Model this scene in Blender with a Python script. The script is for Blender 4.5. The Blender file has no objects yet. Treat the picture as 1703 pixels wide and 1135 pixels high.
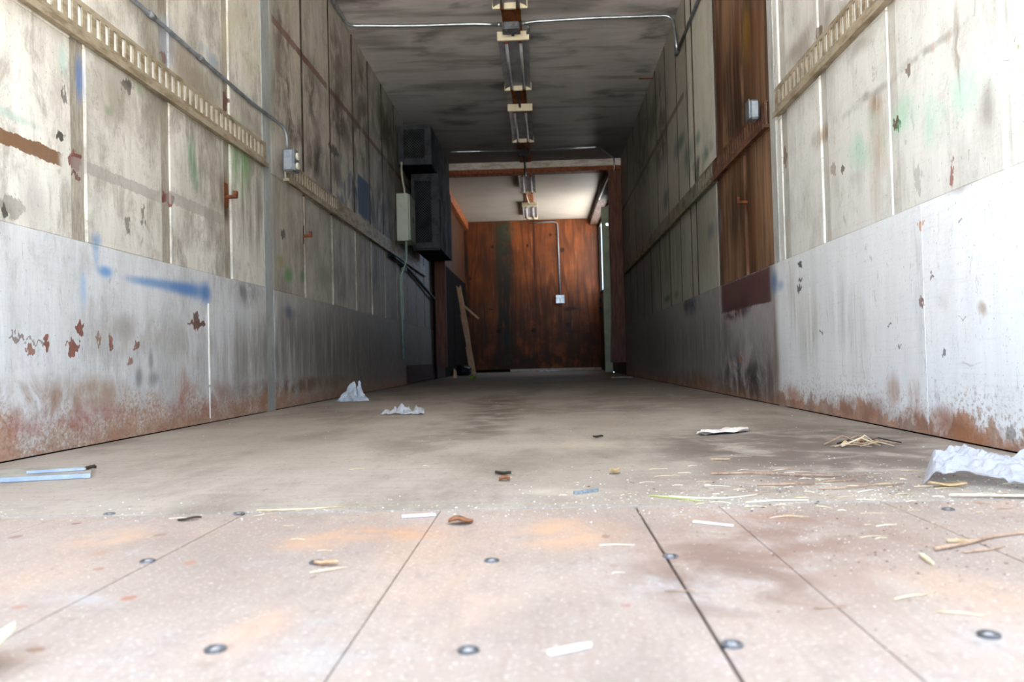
import bpy, bmesh, math, random
from mathutils import Vector, Matrix, noise as mnoise
C = bpy.context.scene.collection
sc = bpy.context.scene
rnd = random.Random(7)
# ------------------------------------------------------------------ camera, sky, sun, exposure
XL, XR, H, D, Y0 = -1.406, 1.034, 2.747, 14.956, 0.25      # walls, ceiling, nose, rear sill
cam_d = bpy.data.cameras.new('camera'); cam = bpy.data.objects.new('camera', cam_d); C.objects.link(cam)
cam_d.sensor_width = 36.0; cam_d.lens = 1375.0/1703.0*36.0; cam_d.clip_start = .01
YAW, PITCH, ROLL, CH = 0.0386, 0.0217, 0.0251, 0.2357
fw = Vector((-math.sin(YAW)*math.cos(PITCH), math.cos(YAW)*math.cos(PITCH), math.sin(PITCH)))
rt = Vector((math.cos(YAW), math.sin(YAW), 0)); up = rt.cross(fw)
r2 = rt*math.cos(ROLL) - up*math.sin(ROLL); u2 = rt*math.sin(ROLL) + up*math.cos(ROLL)
m = Matrix((r2, u2, -fw)).transposed().to_4x4(); m.translation = (0, 0, CH); cam.matrix_world = m
cam_d.dof.use_dof = True; cam_d.dof.focus_distance = 2.6; cam_d.dof.aperture_fstop = 6.5
sc.camera = cam
w = bpy.data.worlds.new('sky'); sc.world = w; w.use_nodes = True
bg = w.node_tree.nodes['Background']; bg.inputs[0].default_value = (.585, .80, 1.09, 1); bg.inputs[1].default_value = 2.0
sun_d = bpy.data.lights.new('sun', 'SUN'); sun = bpy.data.objects.new('sun', sun_d); C.objects.link(sun)
sun_d.energy = 22.0; sun_d.angle = .02; sun_d.color = (1, .97, .93)
sun.rotation_euler = Vector((.10, -.36, -.93)).to_track_quat('-Z', 'Y').to_euler()
def portal(name, loc, rot, sx, sy):
    d = bpy.data.lights.new(name, 'AREA'); d.shape = 'RECTANGLE'; d.size = sx; d.size_y = sy; d.cycles.is_portal = True
    o = bpy.data.objects.new(name, d); C.objects.link(o); o.location = loc; o.rotation_euler = rot
portal('rear_portal', ((XL+XR)/2, Y0-.02, H/2), (math.radians(90), 0, 0), XR-XL, H)
portal('window_portal', (XR+.06, 13.78, 1.97), (0, math.radians(90), 0), 1.2, 2.1)
sc.view_settings.view_transform = 'Standard'; sc.view_settings.look = 'None'; sc.view_settings.gamma = 1
sc.view_settings.use_curve_mapping = False; sc.view_settings.exposure = 1.56
sc.cycles.max_bounces = 10; sc.cycles.diffuse_bounces = 7; sc.cycles.transparent_max_bounces = 8
sc.cycles.caustics_reflective = False; sc.cycles.caustics_refractive = False

# ------------------------------------------------------------------ material helpers
def lin(h):
    c = [int(h[i:i+2], 16)/255 for i in (0, 2, 4)]
    return tuple(x/12.92 if x <= .04045 else ((x+.055)/1.055)**2.4 for x in c) + (1,)
class Mat:
    def __init__(s, name, rough=.7, metal=0.0, spec=.4):
        s.m = bpy.data.materials.new(name); s.m.use_nodes = True; s.t = s.m.node_tree
        s.b = s.t.nodes['Principled BSDF']; s.b.inputs['Roughness'].default_value = rough
        s.b.inputs['Metallic'].default_value = metal; s.b.inputs['Specular IOR Level'].default_value = spec
        g = s.t.nodes.new('ShaderNodeNewGeometry'); s.P = g.outputs['Position']; s.g = g
    def put(s, sock, v):
        if isinstance(v, bpy.types.NodeSocket): s.t.links.new(v, sock)
        else: sock.default_value = v
    def math(s, op, a, b=0.0, clamp=False):
        n = s.t.nodes.new('ShaderNodeMath'); n.operation = op; n.use_clamp = clamp
        s.put(n.inputs[0], a); s.put(n.inputs[1], b); return n.outputs[0]
    def vmath(s, op, a, b=None):
        n = s.t.nodes.new('ShaderNodeVectorMath'); n.operation = op; s.put(n.inputs[0], a)
        if b is not None: s.put(n.inputs[1], b)
        return n.outputs['Value'] if op == 'LENGTH' else n.outputs[0]
    def ramp(s, v, a, b, lo=0.0, hi=1.0):
        n = s.t.nodes.new('ShaderNodeMapRange'); n.interpolation_type = 'SMOOTHSTEP'
        s.put(n.inputs[0], v); s.put(n.inputs[1], a); s.put(n.inputs[2], b); s.put(n.inputs[3], lo); s.put(n.inputs[4], hi); return n.outputs[0]
    def noise(s, vec, scale, stretch=(1, 1, 1), detail=3.0, rough=.55, dist=0.0, out='Fac', off=(0, 0, 0)):
        n = s.t.nodes.new('ShaderNodeTexNoise'); n.inputs['Scale'].default_value = scale; n.inputs['Detail'].default_value = detail
        n.inputs['Roughness'].default_value = rough; n.inputs['Distortion'].default_value = dist
        v = s.vmath('MULTIPLY', vec, stretch)
        if any(off): v = s.vmath('ADD', v, off)
        s.put(n.inputs['Vector'], v); return n.outputs[out]
    def mix(s, f, a, b, blend='MIX'):
        n = s.t.nodes.new('ShaderNodeMix'); n.data_type = 'RGBA'; n.blend_type = blend
        s.put(n.inputs[0], f)
        for i, c in ((6, a), (7, b)): s.put(n.inputs[i], lin(c) if isinstance(c, str) else c)
        return n.outputs[2]
    def flat(s, axes):
        n = s.t.nodes.new('ShaderNodeSeparateXYZ'); s.put(n.inputs[0], s.P); c = s.t.nodes.new('ShaderNodeCombineXYZ')
        s.put(c.inputs[0], n.outputs[axes[0]]); s.put(c.inputs[1], n.outputs[axes[1]]); s.sep = n.outputs; return c.outputs[0]
    def rnd(s):
        return s.t.nodes.new('ShaderNodeObjectInfo').outputs['Random']
    def bump(s, h, strength=.3, dist=.003, prev=None):
        n = s.t.nodes.new('ShaderNodeBump'); n.inputs['Strength'].default_value = strength; n.inputs['Distance'].default_value = dist
        s.put(n.inputs['Height'], h)
        if prev is not None: s.put(n.inputs['Normal'], prev)
        s.t.links.new(n.outputs[0], s.b.inputs['Normal']); return n.outputs[0]
    def done(s, col):
        s.put(s.b.inputs['Base Color'], lin(col) if isinstance(col, str) else col); return s.m
def stains(M, col, V, lst, streak, patch, e_soft, e_hard, zz=0):
    """stains, sprayed paint, chips, some painted shade: each a mark of its own with its centre, size and colour on the surface"""
    nz = M.noise(V, 6.0, detail=4, out='Color'); dn = M.vmath('MULTIPLY', M.vmath('SUBTRACT', nz, (.5, .5, .5)), (e_soft, e_soft, 0))
    nh = M.noise(V, 48.0, (1, .6, 1), detail=2.6, rough=.5, out='Color'); dh = M.vmath('MULTIPLY', M.vmath('SUBTRACT', nh, (.5, .5, .5)), (e_hard, e_hard, 0))
    Vs = M.vmath('ADD', V, dn); Vh = M.vmath('ADD', V, dh); Vr = M.vmath('ADD', V, M.vmath('MULTIPLY', dh, (.3, .3, 0)))
    for (a, b, ra, rb, c, s, k) in lst:
        v = Vh if k == 'c' else (Vr if k == 'rr' else (V if k in ('b', 'r', 'bb') else Vs))
        q = M.vmath('MULTIPLY', M.vmath('SUBTRACT', v, (a, b, 0)), (1/max(ra, .002), 1/max(rb, .002), 0))
        if k == 'bb':
            n = M.t.nodes.new('ShaderNodeSeparateXYZ'); M.put(n.inputs[0], M.vmath('ABSOLUTE', q)); f = M.ramp(M.math('MAXIMUM', n.outputs[0], n.outputs[1]), 1.2, .6, 0, s)
        elif k in ('r', 'rr'):
            n = M.t.nodes.new('ShaderNodeSeparateXYZ'); M.put(n.inputs[0], M.vmath('ABSOLUTE', q))
            f = M.ramp(M.math('MAXIMUM', n.outputs[0], n.outputs[1]), 1.0, .86, 0, s)
        elif k == 'c': f = M.ramp(M.vmath('LENGTH', q), 1.05, .85, 0, s)
        elif k == 'b': f = M.ramp(M.vmath('LENGTH', q), 1.35, .2, 0, s)
        else:
            f = M.ramp(M.vmath('LENGTH', q), 1.45, .25, 0, s*1.25)
            f = M.math('MULTIPLY', f, streak if k == 's' else patch, clamp=True)
        col = M.mix(f, col, c)
    return col
def wall_material(name, base, base2, lst, lo, hi, kick=False, grime=.5, zones=()):
    M = Mat(name, rough=.5 if kick else .6, spec=.35); V = M.flat((1, 2)); y, z = M.sep[1], M.sep[2]
    streak = M.ramp(M.noise(V, 1.0, (15, 1.5, 1), detail=7, rough=.68, dist=.35), .32, .64)
    patch = M.ramp(M.noise(V, 5.0, (1.3, .8, 1), detail=6, rough=.65, dist=.6), .36, .60)
    big = M.noise(V, 1.1, (1, .7, 1), detail=4)
    col = M.mix(M.ramp(big, .35, .65), base, base2)
    for (ya, yb, za, zb, c, fa) in zones:      # boards of another finish; gradual ones also paint light falloff with depth
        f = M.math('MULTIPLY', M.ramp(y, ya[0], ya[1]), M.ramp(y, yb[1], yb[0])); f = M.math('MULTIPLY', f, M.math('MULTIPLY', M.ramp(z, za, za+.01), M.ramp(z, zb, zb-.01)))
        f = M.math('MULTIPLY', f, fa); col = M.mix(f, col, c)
    col = M.mix(M.math('MULTIPLY', M.ramp(M.noise(V, 2.4, (1, .6, 1), detail=7, rough=.68, off=(3, 1, 0)), .47, .66), grime), col, '74716b' if kick else '6b6050')
    col = M.mix(M.math('MULTIPLY', M.ramp(M.noise(V, 9, (1, .5, 1), detail=7, rough=.75, dist=.5, off=(0, 6, 0)), .48, .66), grime*.8), col, '8a8782' if kick else '7d7160')
    col = M.mix(M.math('MULTIPLY', streak, .24 if grime > .4 else .11), col, '8d8a86' if kick else '857a68')
    fine = M.noise(V, 1.0, (110, 14, 1), detail=5, rough=.7, dist=.4, off=(2, 7, 0))
    col = M.mix(M.ramp(fine, .38, .68, .0, .22), col, 'f2efe8')
    hz = M.noise(V, 1.0, (5, 120, 1), detail=3, off=(5, 2, 0)); col = M.mix(M.ramp(hz, .52, .75, 0, .09), col, '8b8274')
    if kick:
        edge = M.math('SUBTRACT', z, M.ramp(M.noise(V, 2.6, (1, .8, 1), detail=9, rough=.75, dist=.3, off=(9, 0, 0)), .3, .75, .0, .15 if grime > .4 else .115))
        rustc = M.mix(M.ramp(M.noise(V, 9, detail=6, rough=.7), .38, .62), '8c6553', 'b98763'); rustc = M.mix(M.ramp(M.noise(V, 6, (1, .4, 1), detail=5, off=(4, 4, 0)), .5, .7, 0, .75), rustc, 'ab9e92')
        if grime > .4:
            rustc = M.mix(.55, rustc, 'b79a7c'); e = M.math('ADD', edge, M.ramp(M.noise(V, 75, detail=4, rough=.75, off=(2, 2, 0)), .3, .7, -.07, .07)); col = M.mix(M.ramp(e, .07, -.05, 0, .85), col, rustc)
            col = M.mix(M.math('MULTIPLY', M.ramp(z, .075, .01, 0, .6), M.ramp(M.noise(V, 12, detail=6, rough=.7, off=(8, 1, 0)), .4, .6)), col, '9a644c')
        else: col = M.mix(M.ramp(edge, .012, -.012, 0, .9), col, rustc)
        col = M.mix(M.math('MULTIPLY', M.ramp(edge, .13, .0, 0, .6), M.ramp(M.noise(V, 70, detail=4, rough=.7), .5, .62)), col, '8f6a50')
    col = stains(M, col, V, [q for q in lst if lo <= q[1] < hi], streak, patch, .09, .075)
    # chipped paint and pinholes
    chip = M.noise(V, 44, (1, .4, 1), detail=6, rough=.75, off=(1, 8, 0)); cm = M.ramp(chip, .695, .72, 0, .6)
    crack = M.ramp(M.noise(V, 1.0, (60, 2.2, 1), detail=4, rough=.6, off=(7, 3, 0)), .70, .735, 0, .55); col = M.mix(crack, col, '5a4f40')
    col = M.mix(cm, col, '4b4032')
    col = M.mix(M.ramp(M.noise(V, 130, (1, .6, 1), detail=3, rough=.6), .645, .70, 0, .5), col, '5d5143')
    col = M.mix(M.ramp(M.noise(V, 24, (1, .35, 1), detail=7, rough=.8, dist=.6, off=(5, 5, 0)), .58, .66, 0, .45), col, '8f877c' if kick else '81745f')
    col = M.mix(M.ramp(M.rnd(), 0, 1, 0, .10), col, '8f8778')
    b = M.bump(M.math('ADD', M.math('MULTIPLY', fine, .5), M.noise(V, 45, detail=5, rough=.65)), .35, .004)
    M.bump(cm, .5, -.003, b)
    return M.done(col)
def ply_material(name, a, b, lst, axes, grime=.3, ring=26.0):
    M = Mat(name, rough=.6, spec=.18); V = M.flat(axes)
    n1 = M.noise(V, 1.0, (2.2, .28, 1), detail=2, rough=.45, dist=.4); g = M.math('SINE', M.math('MULTIPLY', n1, ring*6.0))
    fine = M.noise(V, 1.0, (90, 3, 1), detail=4, rough=.65)
    col = M.mix(M.ramp(M.noise(V, 1.3, detail=4), .35, .65), a, b)
    col = M.mix(M.ramp(g, .1, 1.0, 0, .6), col, '4a2410'); col = M.mix(M.ramp(fine, .45, .7, 0, .35), col, '3d2112')
    col = M.mix(M.math('MULTIPLY', M.ramp(M.noise(V, 1.8, (1, .4, 1), detail=6, off=(4, 0, 0)), .45, .7), grime), col, '2a1f19')
    streak = M.ramp(M.noise(V, 1.0, (16, 1.1, 1), detail=6, rough=.7), .40, .54); col = M.mix(M.ramp(M.noise(V, 1.0, (11, .8, 1), detail=6, rough=.7, off=(3, 3, 0)), .44, .6, 0, grime*.7), col, '2c1f18'); col = M.mix(M.ramp(M.noise(V, 1.0, (30, 1.5, 1), detail=5, off=(1, 5, 0)), .56, .7, 0, grime*.35), col, 'a88468'); patch = M.ramp(M.noise(V, 4.0, detail=6, rough=.65), .36, .58)
    col = stains(M, col, V, lst, streak, patch, .09, .03)
    M.bump(fine, .2, .002); return M.done(col)
def simple(name, col, col2=None, rough=.6, metal=0.0, scale=12.0, stretch=(1, 1, 1), amt=(.4, .65), bumps=.2, spec=.25):
    M = Mat(name, rough, metal, spec); n = M.noise(M.P, scale, stretch, detail=5, rough=.65)
    c = M.mix(M.ramp(n, amt[0], amt[1]), col, col2 or col)
    M.put(M.b.inputs['Roughness'], M.ramp(n, .3, .7, rough*.85, min(1, rough*1.15)))
    if bumps: M.bump(n, bumps, .002)
    return M.done(c)

LEFT = [
 (2.801,0.54,0.101,0.017,'4a86bd',0.5,'b'),(2.902,0.542,0.117,0.02,'4a86bd',0.6,'b'),(3.029,0.543,0.138,0.025,'3a7cba',0.6,'b'),(3.156,0.542,0.139,0.03,'2f74b4',0.7,'b'),
 (3.278,0.543,0.138,0.037,'2f74b4',0.7,'b'),(3.384,0.542,0.061,0.055,'2a6cae',0.8,'b'),(2.595,0.549,0.051,0.021,'3f86c4',0.8,'b'),(2.555,0.644,0.032,0.027,'4a86bb',0.6,'b'),
 (2.543,0.595,0.018,0.049,'86aac9',0.6,'b'),(2.466,0.484,0.02,0.063,'8fb2d4',0.6,'b'),(2.446,0.359,0.022,0.021,'7c4a3c',0.95,'c'),(2.274,0.315,0.014,0.021,'84503f',0.95,'c'),
 (2.388,0.31,0.015,0.023,'84503f',0.95,'c'),(2.419,0.3,0.025,0.02,'84503f',0.95,'c'),(2.203,0.293,0.018,0.013,'8a5a48',0.9,'c'),(2.546,0.324,0.01,0.023,'84503f',0.9,'c'),
 (2.625,0.322,0.015,0.022,'84503f',0.9,'c'),(2.794,0.313,0.021,0.019,'84503f',0.9,'c'),(2.747,0.255,0.024,0.014,'84503f',0.8,'c'),(3.295,0.408,0.075,0.019,'5e3a2a',0.95,'c'),
 (3.285,0.436,0.023,0.025,'5e3a2a',0.9,'c'),(3.221,0.405,0.028,0.007,'6e4230',0.9,'c'),(2.804,0.205,0.03,0.041,'66686a',0.7,'b'),(2.893,0.263,0.022,0.047,'6a6662',0.6,'b'),
 (2.913,0.198,0.046,0.03,'7a7c80',0.7,'b'),(2.715,0.374,0.095,0.048,'8e8a84',0.6,'b'),(2.235,0.152,0.246,0.056,'8f6a48',0.75,'n'),(2.542,0.151,0.209,0.049,'9a7a5c',0.6,'n'),
 (3.306,0.103,0.353,0.073,'9a5a44',0.6,'n'),(3.142,0.169,0.063,0.079,'9c7358',0.6,'s'),(2.347,0.09,0.429,0.038,'9a5844',0.6,'n'),(3.873,0.58,0.208,0.063,'3e3a36',0.7,'n'),
 (3.316,0.335,0.13,0.074,'6c675f',0.6,'n'),(3.741,0.26,0.452,0.165,'857f76',0.6,'s'),(4.403,0.388,0.309,0.195,'6f6a62',0.5,'s'),(2.904,0.349,0.414,0.086,'9d978c',0.5,'n'),
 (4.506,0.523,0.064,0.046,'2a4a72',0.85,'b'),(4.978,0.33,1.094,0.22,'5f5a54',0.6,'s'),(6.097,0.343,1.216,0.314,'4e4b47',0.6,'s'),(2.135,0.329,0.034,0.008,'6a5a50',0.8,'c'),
 (2.225,0.321,0.054,0.005,'7a6a60',0.7,'c'),(4.716,0.119,1.111,0.042,'6b4a38',0.7,'n'),(4.098,0.063,0.45,0.042,'9a6a44',0.7,'n'),(2.096,0.856,0.293,0.022,'76502f',0.95,'rr'),
 (2.449,0.875,0.046,0.026,'6e2e22',0.9,'c'),(3.065,0.877,0.05,0.025,'6e2f22',0.95,'c'),(2.709,0.865,0.3,0.021,'9b948c',0.6,'rr'),(3.338,0.885,0.3,0.025,'9b948c',0.6,'rr'),
 (2.482,1.137,0.023,0.08,'4c76b0',0.85,'b'),(2.386,1.158,0.024,0.054,'a8cfc4',0.5,'b'),(2.759,1.2,0.041,0.019,'1e1c18',0.9,'c'),(2.375,0.93,0.021,0.014,'2a261e',0.9,'c'),
 (2.39,1.051,0.012,0.033,'5a5248',0.8,'c'),(2.141,0.673,0.055,0.032,'6e675c',0.6,'c'),(2.111,0.657,0.012,0.022,'2a261e',0.8,'c'),(2.639,1.081,0.03,0.018,'7d9a78',0.7,'b'),
 (2.848,1.219,0.026,0.026,'86a886',0.6,'b'),(3.288,1.087,0.052,0.084,'5aa074',0.8,'s'),(3.32,1.025,0.035,0.065,'4e9a6c',0.8,'s'),(3.824,1.181,0.133,0.179,'6fae66',0.8,'s'),
 (3.831,1.325,0.11,0.064,'5fae5e',0.8,'b'),(2.678,1.123,0.195,0.102,'978f80',0.6,'n'),(2.932,1.18,0.186,0.134,'8d8576',0.55,'n'),(3.405,1.044,0.225,0.179,'8a806f',0.6,'s'),
 (3.975,0.995,0.253,0.208,'7b7263',0.7,'s'),(3.633,1.014,0.064,0.109,'5a4026',0.7,'s'),(3.651,0.95,0.05,0.071,'463424',0.8,'s'),(2.458,0.833,0.03,0.013,'5b2a22',0.8,'c'),
 (2.133,0.921,0.15,0.015,'7fb0a0',0.4,'b'),(2.537,0.623,0.024,0.016,'6f97bd',0.5,'b'),(4.397,0.79,0.061,0.042,'9a8a3e',0.8,'b'),(4.53,0.732,0.087,0.05,'3f8c48',0.85,'b'),
 (4.806,0.753,0.073,0.043,'3f7c48',0.7,'b'),(4.447,0.947,0.042,0.026,'14120e',0.95,'c'),(4.837,1.042,0.075,0.217,'5e3b28',0.85,'s'),(5.289,0.801,0.208,0.095,'5f6a4c',0.5,'b'),
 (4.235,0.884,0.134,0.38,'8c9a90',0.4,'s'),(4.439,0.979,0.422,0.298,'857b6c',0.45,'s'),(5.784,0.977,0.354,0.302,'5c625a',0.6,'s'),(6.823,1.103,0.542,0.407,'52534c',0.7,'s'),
 (4.517,0.524,0.151,0.034,'5c5850',0.4,'n'),(2.86,0.769,0.013,0.043,'6a6258',0.8,'c'),(2.745,0.716,0.016,0.025,'6a6258',0.8,'c'),(2.246,0.718,0.083,0.101,'b9b3ac',0.5,'n'),
 (3.086,1.477,0.072,0.103,'8fa3bd',0.6,'b'),(3.49,1.569,0.105,0.032,'7f9ab5',0.5,'s'),(3.067,1.498,0.152,0.071,'c8c2b4',0.4,'n'),(3.3,1.416,0.355,0.1,'8d8272',0.6,'n'),
 (3.659,1.429,0.036,0.055,'5a2a22',0.9,'c'),(3.916,1.451,0.246,0.089,'8f8472',0.6,'n'),(3.059,1.414,0.03,0.023,'6a4a3a',0.8,'c'),(3.19,1.45,0.165,0.073,'9c8a7c',0.5,'n'),
 (4.503,2.045,0.173,0.207,'5f5242',0.75,'n'),(4.509,1.795,0.261,0.124,'6a5a48',0.8,'n'),(4.584,1.597,0.292,0.125,'4e4436',0.85,'n'),(5.09,1.913,0.248,0.233,'5e5346',0.75,'n'),
 (5.131,1.525,0.308,0.14,'4c4234',0.85,'n'),(5.732,2.416,0.28,0.264,'6a5f50',0.65,'n'),(5.78,1.961,0.319,0.308,'544a3c',0.75,'n'),(6.496,2.409,0.358,0.348,'584e40',0.75,'n'),
 (6.453,1.964,0.442,0.245,'4c463a',0.75,'n'),(7.476,2.286,0.593,0.457,'4a4238',0.75,'n'),(6.206,1.533,0.699,0.187,'2e4c66',0.8,'n'),(6.522,1.548,0.224,0.167,'1f4870',0.95,'r'),
 (5.645,1.357,0.44,0.068,'3c5872',0.7,'n'),(7.393,1.554,0.994,0.278,'2b3d48',0.75,'n'),(5.591,1.699,0.166,0.034,'3a342c',0.8,'c'),(5.663,1.57,0.136,0.111,'3c2018',0.7,'b'),
 (4.112,1.97,0.091,0.189,'d8ccb0',0.5,'n'),(3.855,1.807,0.24,0.206,'c9bf9f',0.6,'n'),(4.248,1.771,0.087,0.648,'9aa39c',0.6,'s'),]
RIGHT = [
 (2.728,0.791,0.051,0.023,'b8b0a4',0.3,'n'),(2.564,0.987,0.054,0.047,'8f6e48',0.75,'s'),(2.543,0.861,0.061,0.107,'a98f6c',0.55,'s'),(2.589,0.704,0.045,0.11,'b39c7c',0.5,'s'),
 (2.644,0.887,0.144,0.075,'9fcfb0',0.5,'n'),(2.399,0.901,0.087,0.051,'9fcfb0',0.5,'n'),(2.167,0.849,0.177,0.069,'aed6bf',0.5,'n'),(1.987,0.859,0.091,0.056,'b4dcc6',0.4,'n'),
 (3.078,1.018,0.066,0.043,'8a6e4c',0.75,'s'),(3.013,1.016,0.031,0.038,'7a5e40',0.6,'s'),(2.859,0.85,0.016,0.02,'5a4630',0.85,'c'),(2.939,0.879,0.024,0.025,'7a6448',0.6,'c'),
 (3.526,1.065,0.026,0.049,'6a5236',0.8,'c'),(2.632,1.027,0.239,0.017,'8f8a82',0.6,'d'),(2.187,1.021,0.164,0.014,'97918a',0.6,'d'),(2.171,1.015,0.019,0.021,'b0723c',0.75,'s'),
 (2.091,1.018,0.015,0.02,'b0723c',0.75,'s'),(2.056,1.002,0.012,0.087,'8f8172',0.6,'s'),(2.331,1.016,0.022,0.016,'6a4c3a',0.8,'c'),(1.938,0.787,0.041,0.054,'8c8378',0.55,'s'),
 (2.108,0.672,0.009,0.038,'8a3c2a',0.8,'c'),(2.06,0.631,0.064,0.018,'98948f',0.5,'n'),(2.046,0.946,0.008,0.087,'7b6650',0.6,'s'),(2.428,0.892,0.028,0.012,'5a3c24',0.9,'c'),
 (2.405,0.875,0.027,0.009,'3a7c54',0.9,'c'),(2.293,0.697,0.018,0.042,'a4a09a',0.6,'c'),(1.807,0.93,0.013,0.051,'8c8cb0',0.6,'s'),(1.81,0.885,0.009,0.008,'8fa84e',0.8,'c'),
 (3.156,1.411,0.234,0.076,'8d8478',0.6,'n'),(2.893,1.419,0.115,0.041,'867c70',0.6,'n'),(3.661,1.418,0.056,0.087,'4a3422',0.85,'c'),(3.302,1.443,0.166,0.037,'9a8d7c',0.6,'n'),
 (3.053,1.404,0.032,0.025,'5a4434',0.8,'c'),(2.81,1.379,0.087,0.031,'8a8076',0.6,'d'),(2.666,1.202,0.127,0.026,'9d958a',0.45,'d'),(3.331,0.584,0.03,0.01,'2c2c2e',0.9,'c'),
 (3.338,0.517,0.031,0.01,'2c2c2e',0.9,'c'),(3.35,0.482,0.031,0.012,'2c2c2e',0.9,'c'),(2.283,0.362,0.01,0.021,'7a3a2a',0.95,'c'),(2.227,0.418,0.01,0.005,'5a4a40',0.8,'c'),
 (2.172,0.359,0.032,0.024,'c0bcb8',0.3,'n'),(2.066,0.541,0.014,0.008,'7a7a7a',0.7,'c'),(2.502,0.31,0.017,0.004,'4a4038',0.8,'c'),(2.441,0.245,0.016,0.007,'4a4a4a',0.8,'c'),
 (2.166,0.222,0.01,0.009,'5a5a5a',0.8,'c'),(3.11,0.301,0.02,0.007,'5a4a40',0.8,'c'),(2.271,0.569,0.014,0.008,'c08a64',0.7,'c'),(1.979,0.328,0.021,0.014,'b49a84',0.6,'n'),
 (2.069,0.31,0.017,0.003,'55565a',0.8,'c'),(2.905,0.368,0.115,0.124,'b0aca6',0.5,'s'),(3.266,0.341,0.176,0.164,'b3ada2',0.5,'s'),(2.749,0.281,0.073,0.177,'b4b0aa',0.5,'s'),
 (2.305,0.401,0.029,0.197,'b2b4b8',0.5,'s'),(3.449,0.448,0.082,0.147,'aaa498',0.4,'s'),(3.715,0.199,0.047,0.24,'7d7058',0.7,'s'),(2.77,0.043,0.318,0.04,'8a5c48',0.6,'n'),
 (2.229,0.045,0.203,0.038,'96603f',0.7,'n'),(2.484,0.114,0.05,0.043,'a87c64',0.6,'s'),(2.347,0.103,0.037,0.051,'ab8268',0.5,'s'),(2.047,0.015,0.2,0.027,'9a6442',0.7,'n'),
 (1.879,0.042,0.024,0.019,'5f564e',0.6,'c'),(3.491,0.062,0.134,0.035,'a5653c',0.6,'n'),(2.048,0.197,0.062,0.003,'8a8078',0.7,'d'),(4.091,1.801,0.105,0.125,'8a6a22',0.7,'s'),
 (4.324,1.798,0.104,0.18,'6b3a20',0.6,'s'),(4.438,1.678,0.358,0.186,'2e2018',0.75,'s'),(4.33,1.452,0.314,0.121,'2a2419',0.8,'s'),(3.924,1.735,0.171,0.192,'6e4226',0.5,'s'),
 (4.013,1.477,0.224,0.168,'5f3d28',0.4,'s'),(4.391,0.991,0.295,0.186,'2e2118',0.7,'s'),(4.035,0.839,0.135,0.172,'6c4226',0.5,'s'),(4.719,1.29,0.093,0.732,'4a1e18',0.6,'s'),
 (4.26,0.489,0.101,0.079,'2e4660',0.8,'b'),(3.704,0.546,0.057,0.058,'3f6f9c',0.8,'b'),(3.614,0.525,0.054,0.026,'7fa3c2',0.6,'b'),(4.463,0.454,0.304,0.039,'4a2320',0.9,'n'),
 (4.235,0.198,0.579,0.183,'6b6160',0.5,'n'),(4.577,0.131,0.291,0.099,'40383a',0.6,'n'),(4.185,0.108,0.291,0.09,'3b3531',0.75,'n'),(3.853,0.116,0.102,0.095,'4c2c24',0.7,'s'),
 (4.775,0.334,0.157,0.103,'5c4a4c',0.6,'n'),(4.388,0.204,0.053,0.009,'b0643c',0.9,'c'),(4.195,0.032,0.618,0.049,'5d4a40',0.6,'n'),(6.014,1.786,0.177,0.067,'2c5a4c',0.8,'b'),
 (5.4,1.644,0.102,0.052,'4c7a64',0.7,'b'),(5.321,1.487,0.396,0.052,'3a5c48',0.7,'n'),(5.743,1.61,0.207,0.105,'3c6650',0.7,'s'),(6.234,1.776,0.163,0.087,'3a5474',0.6,'b'),
 (6.807,1.523,0.227,0.096,'2c4c4a',0.7,'n'),(5.437,1.416,0.206,0.099,'3a4234',0.7,'n'),(5.801,0.57,0.328,0.067,'2f4258',0.8,'n'),(5.967,0.589,0.148,0.042,'4a2226',0.8,'b'),
 (6.901,0.704,0.199,0.034,'2f6a3c',0.85,'b'),(6.432,0.703,0.115,0.037,'2f6a3c',0.7,'b'),(4.842,1.001,0.082,0.103,'5c7c9c',0.5,'b'),(5.071,0.984,0.107,0.057,'4a5c74',0.6,'b'),
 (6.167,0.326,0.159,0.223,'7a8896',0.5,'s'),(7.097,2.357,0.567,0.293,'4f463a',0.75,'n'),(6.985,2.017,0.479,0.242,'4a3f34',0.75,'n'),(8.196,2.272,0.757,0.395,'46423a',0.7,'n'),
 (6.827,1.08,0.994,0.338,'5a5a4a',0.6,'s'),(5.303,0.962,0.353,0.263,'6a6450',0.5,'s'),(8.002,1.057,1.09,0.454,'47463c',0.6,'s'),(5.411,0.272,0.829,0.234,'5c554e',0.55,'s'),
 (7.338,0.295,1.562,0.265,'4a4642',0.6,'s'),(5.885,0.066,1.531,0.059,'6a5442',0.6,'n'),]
RIGHT.append((4.28,.545,.555,.085,"4a2320",.92,"rr"))
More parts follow.
